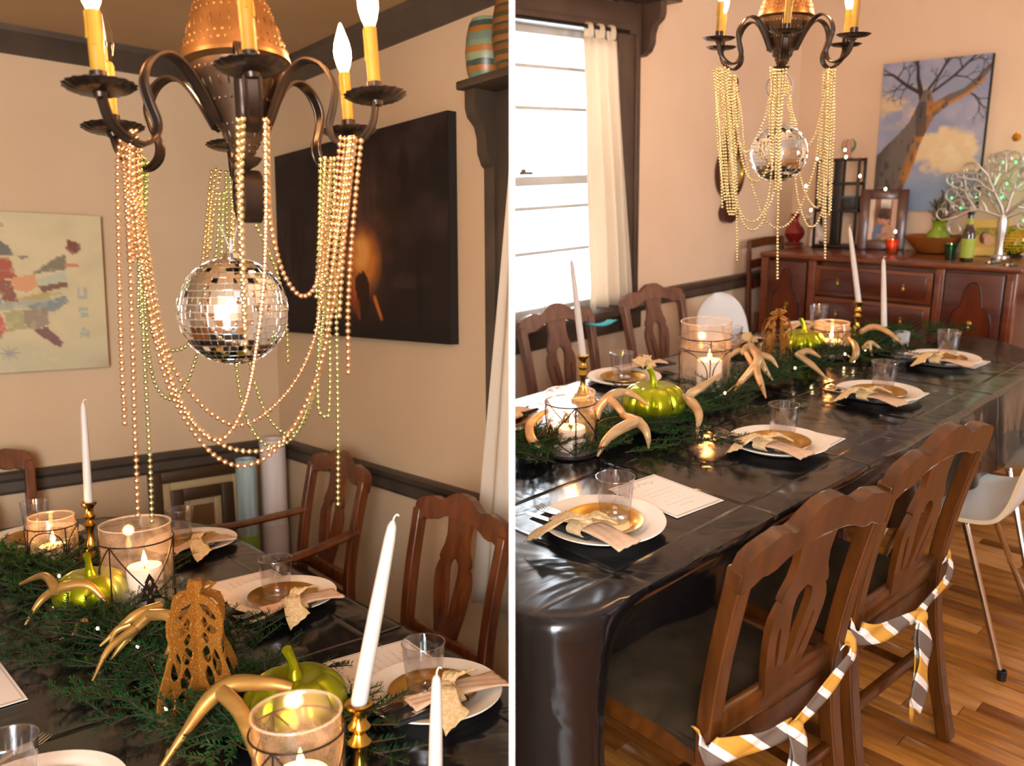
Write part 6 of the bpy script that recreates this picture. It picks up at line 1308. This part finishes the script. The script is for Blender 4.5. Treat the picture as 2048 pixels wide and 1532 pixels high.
# seated white dog figurine
dp = sp(1629, 490); t = thing('dog_figurine', 'small white seated dog figurine beside the black curio shelf', 'figurine', dp, -0.9); MD = mat('bone white ceramic', '#d9c4b2', 0.4)
b = MB().tube(spline([(0, 0.03, 0.03), (0, 0.028, 0.06), (0, 0.005, 0.105), (0, -0.012, 0.14), (0, -0.018, 0.158)], 5), interp([0.026, 0.036, 0.03, 0.021, 0.018], 5), 14)
b.sphere((0, -0.024, 0.178), (0.021, 0.023, 0.021), 14, 10).tube(spline([(0, -0.03, 0.176), (0, -0.055, 0.17), (0, -0.066, 0.168)], 4), interp([0.015, 0.011, 0.006], 4), 10)
for s in (-1, 1):
    b.tube(spline([(s * 0.014, -0.012, 0.11), (s * 0.017, -0.022, 0.06), (s * 0.018, -0.022, 0.012), (s * 0.018, -0.034, 0.006)], 4), interp([0.013, 0.010, 0.009, 0.008], 4), 10)
    b.tube(spline([(s * 0.026, 0.02, 0.05), (s * 0.034, -0.005, 0.03), (s * 0.03, 0.012, 0.01), (s * 0.03, -0.02, 0.007)], 4), interp([0.02, 0.018, 0.012, 0.008], 4), 10)
b.tube(spline([(0, 0.05, 0.02), (0.02, 0.07, 0.012), (0.045, 0.06, 0.012)], 4), interp([0.009, 0.007, 0.004], 4), 8); b.build('body', MD, t, angle=80)
for s in (-1, 1): MB().tube(spline([(s * 0.014, -0.014, 0.194), (s * 0.026, -0.014, 0.186), (s * 0.028, -0.018, 0.166)], 4), interp([0.006, 0.008, 0.003], 4), 8, flat=0.5).build('ear', MD, t)
for s in (-1, 1): MB().sphere((s * 0.01, -0.043, 0.184), 0.003, 8, 6).build('eye', M_black, t)
# black curio shelf
cp = sp(1672, 492); k = 1 / px_m(cp); w_, h_ = 82 * k, 172 * k; t = thing('curio_shelf', 'black open curio shelf standing on the sideboard', 'shelf', cp, 0.12); MK = mat('black lacquer', '#15100f', 0.4)
for x in (-0.5, 0.0, 0.5):
    for y in (-0.05, 0.05): MB().box((x * w_ * 0.96, y, h_ / 2), (0.042 if x == 0 and y < 0 else 0.014, 0.014, h_), ch=0.002).build('post', MK, t)
for z in (0.02, 0.42, 0.72, 0.98): MB().box((0, 0, z * h_), (w_, 0.115, 0.016), ch=0.002).build('board', MK, t)
for sx, z, c, nm in ((-0.25, 0.42, '#3c4a52', 'dark box'), (0.27, 0.42, '#2a2c30', 'black box')):
    q = t.matrix_basis @ Vector((sx * w_, 0, z * h_ + 0.006)); bx_ = thing('trinket_box', ('slate ' if sx < 0 else 'charcoal ') + 'trinket box on the curio shelf\'s middle board', 'box', q, 0.12)
    MB().box((0, 0, 0.032), (w_ * 0.34, 0.07, 0.064), ch=0.004).build('case', mat(nm, c, 0.4), bx_); MB().box((0, 0, 0.069), (w_ * 0.36, 0.074, 0.012), ch=0.003).build('lid', mat(nm + ' lid', '#4d5a60', 0.35), bx_)
q = t.matrix_basis @ Vector((0.12 * w_, 0, 0.98 * h_ + 0.006)); og = thing('leaf_ornament', 'pink and green ornament on top of the black curio shelf', 'ornament', q)
MB().lathe([(0.0, 0), (0.028, 0.0), (0.03, 0.006), (0.014, 0.014), (0.02, 0.03), (0.024, 0.05), (0.016, 0.075), (0.018, 0.09), (0.01, 0.105), (0, 0.108)], 20).build('body', mat('dusty pink ceramic', '#b5806e', 0.5), og)
for s, a_ in ((1, 0.0), (-1, 2.0)): MB().tube(spline([(0, 0, 0.02), (0.03 * s, 0.0, 0.05), (0.036 * s, 0.004, 0.085), (0.018 * s, 0.0, 0.11)], 5), interp([0.004, 0.008, 0.007, 0.002], 5), 8, flat=0.4).build('leaf', mat('leaf green', '#3d6a2e', 0.5), og)
# framed photograph
def couple(seed):
    g = Img(40, 56, 1.4); g.fill('#8c6450'); g.fill('#d9b9a0', (g.x < 0.18)); g.fill('#e8d8c8', (g.x > 0.4) & (g.x < 0.75) & (g.y < 0.22)); g.fill('#4c3328', np.clip(1.4 - np.hypot((g.x - 0.5) / 0.32, (g.y - 0.35) / 0.2), 0, 1)); g.fill('#c9a08c', (g.x > 0.82))
    g.disc(0.45, 0.5, 0.13, 0.11, '#b57a5c'); g.disc(0.62, 0.52, 0.12, 0.1, '#c08a6a'); g.poly([(0.15, 1), (0.2, 0.65), (0.45, 0.6), (0.55, 0.75), (0.5, 1)], '#5e6b84'); g.poly([(0.5, 1), (0.5, 0.7), (0.7, 0.6), (0.88, 0.7), (0.9, 1)], '#b58a6c'); g.poly([(0.3, 0.86), (0.7, 0.8), (0.75, 0.88), (0.35, 0.95)], '#a8745a'); g.disc(0.45, 0.42, 0.13, 0.06, '#3a271f'); g.disc(0.64, 0.45, 0.12, 0.05, '#4a3024'); return g
def photo_frame(label, p, w, h, border, fm, img, rz, tilt):
    t = thing('photo_frame', label, 'photo frame', p); t.rotation_euler = (-tilt, 0, rz)
    rect_frame(w, h, border, h / 2, 0.0, 0.018).build('frame', fm, t); MB().box((0, 0.004, h / 2), (w - 0.01, 0.006, h - 0.01)).build('backing', M_black, t)
    picture(img, w - 2 * border + 0.004, h - 2 * border + 0.004, 'photograph', t, T(0, -0.0012, h / 2)); MB().tube([(0, 0.008, h * 0.7), (0, 0.008 + h * 0.32, 0.06 * h)], 0.004, 6).build('strut', M_black, t)
    return t
p = sp(1760, 492); k = 1 / px_m(p); photo_frame('brown wooden frame with a photograph of two people embracing', p, 88 * k, 118 * k, 19 * k, mat('reddish frame wood', '#4a2012', 0.35, coat=0.3), couple(1), 0.35, 0.16)
g2 = Img(44, 34, 0.77); g2.fill('#c9a24e'); g2.fill('#7c8a3a', (g2.y < 0.4) * np.clip((fbm(g2.x, g2.y, 8, 3) - 0.4) * 4, 0, 1)); g2.disc(0.38, 0.5, 0.16, 0.3, '#5a3626'); g2.disc(0.45, 0.4, 0.1, 0.14, '#c98f6c'); g2.disc(0.62, 0.62, 0.2, 0.24, '#d8a98a'); g2.disc(0.58, 0.45, 0.1, 0.12, '#d8a684')
p = sp(1968, 512); k = 1 / px_m(p); photo_frame('pale yellow matted photograph standing behind the bottle', p, 78 * k, 72 * k, 17 * k, mat('pale yellow mat', '#d6b15a', 0.6), g2, 0.25, 0.18)
# votives
def votive(label, p, col, rr, hh, flame=True):
    t = thing('votive', label, 'votive', p); MB().lathe([(0.0, 0.004), (rr * 0.7, 0.0), (rr * 0.74, 0.004), (rr * 0.8, hh * 0.5), (rr, hh), (rr * 0.95, hh), (rr * 0.72, hh * 0.1), (0, hh * 0.1)], 24).build('glass', mat_thin('glass ' + col, col, 0.05, body=0.35, bodycol=col), t)
    MB().lathe([(0, hh * 0.1), (rr * 0.66, hh * 0.1), (rr * 0.68, hh * 0.5), (0, hh * 0.5)], 20).build('wax', M_wax, t)
    MB().lathe([(0.0, hh * 0.52), (0.005, hh * 0.62), (0.006, hh * 0.7), (0.003, hh * 0.9), (0, hh * 1.02)], 10).build('flame', M_flame, t, angle=80)
votive('amber glass votive burning before the framed photograph', sp(1783, 507), '#e06a1c', 0.034, 0.075); votive('dark green glass votive burning before the wooden bowl', sp(1900, 519), '#1f6a3c', 0.033, 0.078)
# bowl with green vase and fir sprig
p = sp(1866, 503); k = 1 / px_m(p); R_ = 54 * k; o = MB().lathe([(0.0, 0.006), (R_ * 0.4, 0.0), (R_ * 0.55, 0.004), (R_ * 0.8, R_ * 0.3), (R_, R_ * 0.62), (R_ * 0.96, R_ * 0.62), (R_ * 0.72, R_ * 0.3), (R_ * 0.45, 0.02), (0, 0.018)], 40).build('wooden_bowl', mat('turned bowl wood', '#9a5a26', 0.4, color2='#834818', nscale=5), loc=p); tag(o, 'shallow turned wooden bowl holding the green vase', 'bowl')
gp = p + Vector((0.012, 0.02, 0.022)); o = MB().lathe([(0.0, 0), (0.035, 0), (0.055, 0.02), (0.062, 0.05), (0.055, 0.08), (0.034, 0.1), (0.032, 0.13), (0.04, 0.145), (0.037, 0.146), (0.028, 0.128), (0.03, 0.1), (0, 0.09)], 36, rib=lambda th, s, z: 1 + 0.015 * math.sin(14 * th)).build('green_vase', mat('lime glass', '#8aa018', 0.1, color2='#6a8a12', nscale=14, coat=0.6, spec=0.8), loc=gp); tag(o, 'ribbed lime green vase in the wooden bowl', 'vase')
t = thing('fir_sprig', 'upright fir sprig in the lime green vase', 'sprig', gp + Vector((0, 0, 0.1)))
for a_, tl, s_ in ((0.2, 0.15, 1.15), (2.4, 0.55, 1.0), (-0.6, 0.6, 1.0), (3.6, 0.35, 0.9), (1.2, 0.8, 0.7), (4.8, 0.8, 0.7)): inst('fir_branch', FIR[0], t, Rz(a_) @ Ry(-PI / 2 + tl) @ Matrix.Scale(s_, 4))
q = p + Vector((-0.05, -0.02, 0.05)); o = MB().sphere((0, 0, 0.012), (0.028, 0.02, 0.016), 14, 8).sphere((0.03, 0.012, 0.01), (0.018, 0.016, 0.014), 12, 8).build('seashell', mat('pale shell', '#d8b8a0', 0.5), loc=q); tag(o, 'pale shell lying in the wooden bowl', 'shell')
# bottle
p = sp(1932, 523); t = thing('beer_bottle', 'brown beer bottle with a green label on the sideboard', 'bottle', p); MBo = mat('brown bottle glass', '#2e1508', 0.08, coat=0.5, spec=0.8)
MB().lathe([(0.0, 0), (0.028, 0), (0.0305, 0.004), (0.0305, 0.125), (0.027, 0.145), (0.017, 0.165), (0.0135, 0.185), (0.0125, 0.222), (0.0135, 0.223), (0.0135, 0.232), (0, 0.232)], 28).build('glass', MBo, t)
MB().lathe([(0.0309, 0.02), (0.0311, 0.022), (0.0311, 0.11), (0.0309, 0.112)], 28).build('body_label', mat('lime paper label', '#9aa83c', 0.6), t); MB().lathe([(0.0145, 0.178), (0.0142, 0.185), (0.0132, 0.205)], 24).build('neck_label', mat('lime paper label', '#9aa83c', 0.6), t)
MB().lathe([(0.0135, 0.224), (0.0148, 0.226), (0.0146, 0.236), (0, 0.238)], 20).build('cap', M_black, t)
# mosaic globe
p = sp(2026, 512); t = thing('mosaic_globe', 'amber and green mosaic glass globe at the sideboard end', 'globe', p); R_ = 0.072
MB().lathe([(0.0, 0), (0.04, 0), (0.042, 0.006), (0.03, 0.012), (0, 0.014)], 24).build('base', M_black, t); MB().sphere((0, 0, R_ + 0.01), R_ * 0.97, 28, 18).build('core', mat_emit('lit amber core', '#d8a020', 0.9), t)
rg = random.Random(8); mm = [MB().mesh('x', M_black)]; tl = [MB().box((0, 0, 0), (0.0125, 0.0125, 0.003), ch=0.0008).mesh('glass_tile', mat_thin('mosaic ' + c, c, 0.08, body=0.55, bodycol=c), flat=True) for c in ('#d8b020', '#7d9a1c', '#c9d060', '#4d6a18')]
for i in range(13):
    ph = PI * (i + 0.5) / 14; n = max(4, int(2 * PI * R_ * math.sin(ph) / 0.0135))
    for j in range(n):
        th = 2 * PI * (j + 0.5 * (i % 2)) / n; inst('glass_tile', tl[rg.choice((0, 0, 1, 2)) if i < 9 else rg.choice((1, 3, 0))], t, T(0, 0, R_ + 0.01) @ Rz(th) @ Ry(ph) @ T(0, 0, R_))
# silver scroll tree with green lights
p = sp(2004, 470); p.y = min(p.y, 4.7); p = Vector((pY(2003, 470, 4.66).x, 4.66, SZ)); t = thing('scroll_tree', 'silver metal tree of curling branches strung with green lights', 'ornament', p)
MS = mat('brushed silver metal', '#c9c3bb', 0.3, 0.7); kk = 1 / px_m(p); rg = random.Random(12); tips = []
MB().lathe([(0.0, 0), (0.05, 0), (0.05, 0.008), (0.02, 0.014), (0.016, 0.05), (0.02, 44 * kk), (0.024, 70 * kk), (0.014, 84 * kk), (0, 85 * kk)], 20).build('trunk', MS, t)
def curl(P, ang, r, sgn, n=9): return [P + Vector((math.cos(ang + sgn * s) * 0, 0, 0)) for s in range(0)]
def grow(P, ang, L, w, dep, yo):
    pts = [P]; a = ang; Q = P.copy()
    for i in range(5):
        a += rg.uniform(-0.16, 0.16); Q = Q + Vector((math.cos(a) * L / 5, yo * L / 5, math.sin(a) * L / 5)); pts.append(Q.copy())
    rad = [w * (1 - 0.07 * i) for i in range(6)]
    if dep == 0:
        sg = rg.choice((-1, 1)); rr = 0.03
        for i in range(9): a += sg * 0.62; rr *= 0.93; Q = Q + Vector((math.cos(a) * rr * 0.75, 0, math.sin(a) * rr * 0.75)); pts.append(Q.copy()); rad.append(w * 0.72 * (1 - 0.02 * i))
        tips.append(Q.copy())
    MB().tube(pts, rad, 7).build('branch', MS, t, angle=80)
    if dep > 0:
        for s in ((-1, 1) if dep != 2 else (-1, 0.1, 1)): grow(pts[-1], a + s * rg.uniform(0.4, 0.7), L * rg.uniform(0.66, 0.86), w * 0.8, dep - 1, yo * 0.6 + rg.uniform(-0.35, 0.35))
    if dep in (1, 2):
        sgn = rg.choice((-1, 1)); grow(pts[3], a + sgn * 0.9, L * 0.42, w * 0.7, 0, rg.uniform(-0.4, 0.4))
for a_, yo in ((0.35, 0.1), (0.85, -0.2), (1.3, 0.2), (1.72, -0.2), (2.2, 0.15), (2.75, -0.15)): grow(Vector((0, 0, 78 * kk)), a_, 52 * kk, 0.0098, 2, yo)
rg.shuffle(tips); gp_ = [p + q for q in sorted(tips[:16], key=lambda q: math.atan2(q.z - 0.2, q.x))]
make_fairy('green fairy lights wound through the silver scroll tree', gp_, range(0, 16), mat_emit('green fairy bulb', '#38ff7a', 7.0), mat('green wire', '#1e5a30', 0.5), 0.0042)
gl = bpy.data.lights.new('green_glow', 'POINT'); gl.energy = 0.35; gl.color = (0.2, 1.0, 0.4); gl.shadow_soft_size = 0.05; go = bpy.data.objects.new('green_glow', gl); COL.objects.link(go); go.parent = t; go.location = (0.0, 0.06, 150 * kk)
o = MB().lathe([(0.0, -0.02), (0.014, -0.016), (0.021, 0.0), (0.014, 0.016), (0.006, 0.02), (0.006, 0.026), (0, 0.027)], 18).build('bauble', mat('orange bauble', '#c8862a', 0.25, 0.5), loc=pY(2033, 275, 4.62)); tag(o, 'orange bauble perched at the top of the silver tree', 'bauble')
# beaded trinkets in front of the yellow photograph
for x, y, nm in ((1985, 527, 'small pewter charm before the yellow photograph'), (2022, 532, 'small pewter charm before the mosaic globe')):
    q = sp(x, y); t = thing('pewter_charm', nm, 'trinket', q); MP = mat('pewter', '#6a6258', 0.4, 0.7)
    MB().tube([(0.03 * math.cos(2 * PI * i / 20), 0.02 * math.sin(2 * PI * i / 20), 0.004) for i in range(20)], 0.003, 6, closed=True).build('chain', MP, t); MB().lathe([(0, 0.0), (0.012, 0.002), (0.008, 0.016), (0.012, 0.024), (0, 0.03)], 12).build('charm', MP, t); MB().sphere((-0.01, -0.02, 0.006), 0.007, 10, 6).build('white_stone', mat('white stone', '#e8ddd0', 0.4), t)
# string of warm lights along the sideboard and shelf
fs_ = [(1576, 445), (1602, 372), (1612, 372), (1616, 425), (1622, 420), (1640, 330), (1634, 318), (1660, 312), (1690, 300), (1692, 314), (1712, 350), (1720, 352), (1745, 375), (1771, 378), (1792, 420), (1791, 463), (1800, 470)]
make_fairy('string of warm lights draped over the curio shelf and photo frame', [pY(x, y, 4.42) for x, y in fs_], (2, 4, 6, 8, 9, 11, 13, 15), mat_emit('bright fairy bulb', '#fff0c0', 30.0), r=0.0052)
0 and print('SZ', SZ, SXL, SXR, 'vase', sp(1588, 487), 'frame', sp(1760, 492))
# ------------------------------------------------------------------ finish: put room A in place, fit both rooms to the partition
for o in MEMBERS['A']:
    o.matrix_world = MA @ o.matrix_basis
bpy.context.view_layer.update()
CAMW = cam.matrix_world.copy(); HALF = 5.0 / FPX
def kids(o):
    out = [o]
    for c in o.children: out += kids(c)
    return out
def fit_to_partition(objs, sgn):
    """cut away what would stand beyond the partition's face, so things end against the wall"""
    n = (CAMW.to_3x3() @ Vector((sgn, 0, -HALF))).normalized(); co = CAMW.translation; dg = bpy.context.evaluated_depsgraph_get(); dead = []
    for top in objs:
        for o in kids(top):
            if o.type != 'MESH': continue
            s = [(o.matrix_world @ Vector(c) - co).dot(n) for c in o.bound_box]
            if max(s) <= 1e-5: continue
            if min(s) >= 0: dead.append(o); continue
            if o.modifiers:
                me = bpy.data.meshes.new_from_object(o.evaluated_get(dg)); o.modifiers.clear(); o.data = me
            else: o.data = o.data.copy()
            iv = o.matrix_world.inverted(); lc = iv @ co; ln = (o.matrix_world.to_3x3().transposed() @ n).normalized()
            bm = bmesh.new(); bm.from_mesh(o.data)
            r = bmesh.ops.bisect_plane(bm, geom=list(bm.verts) + list(bm.edges) + list(bm.faces), plane_co=lc, plane_no=ln, clear_outer=True)
            bm.to_mesh(o.data); bm.free()
            if not o.data.polygons: dead.append(o)
    for o in dead:
        if o.name in bpy.data.objects: bpy.data.objects.remove(o)
    for top in list(objs):
        try:
            if top.type == 'EMPTY' and not any(k.type == 'MESH' for k in kids(top)):
                for k in kids(top)[::-1]: bpy.data.objects.remove(k)
                objs.remove(top)
        except ReferenceError: objs.remove(top)
fit_to_partition(MEMBERS['A'], 1); fit_to_partition(MEMBERS['B'], -1)
room('N')
d0, d1 = 0.95, 6.6
vs = [(s * HALF * d, y, -d) for d in (d0, d1) for s in (-1, 1) for y in (-2.6, 2.6)]
p = MB().add([CAMW @ Vector(v) for v in vs], [(0, 1, 3, 2), (4, 6, 7, 5), (0, 4, 5, 1), (2, 3, 7, 6), (0, 2, 6, 4), (1, 5, 7, 3)]).build('wall_partition', M_white, flat=True)
struct(p, 'thin white partition wall between the two dining rooms')
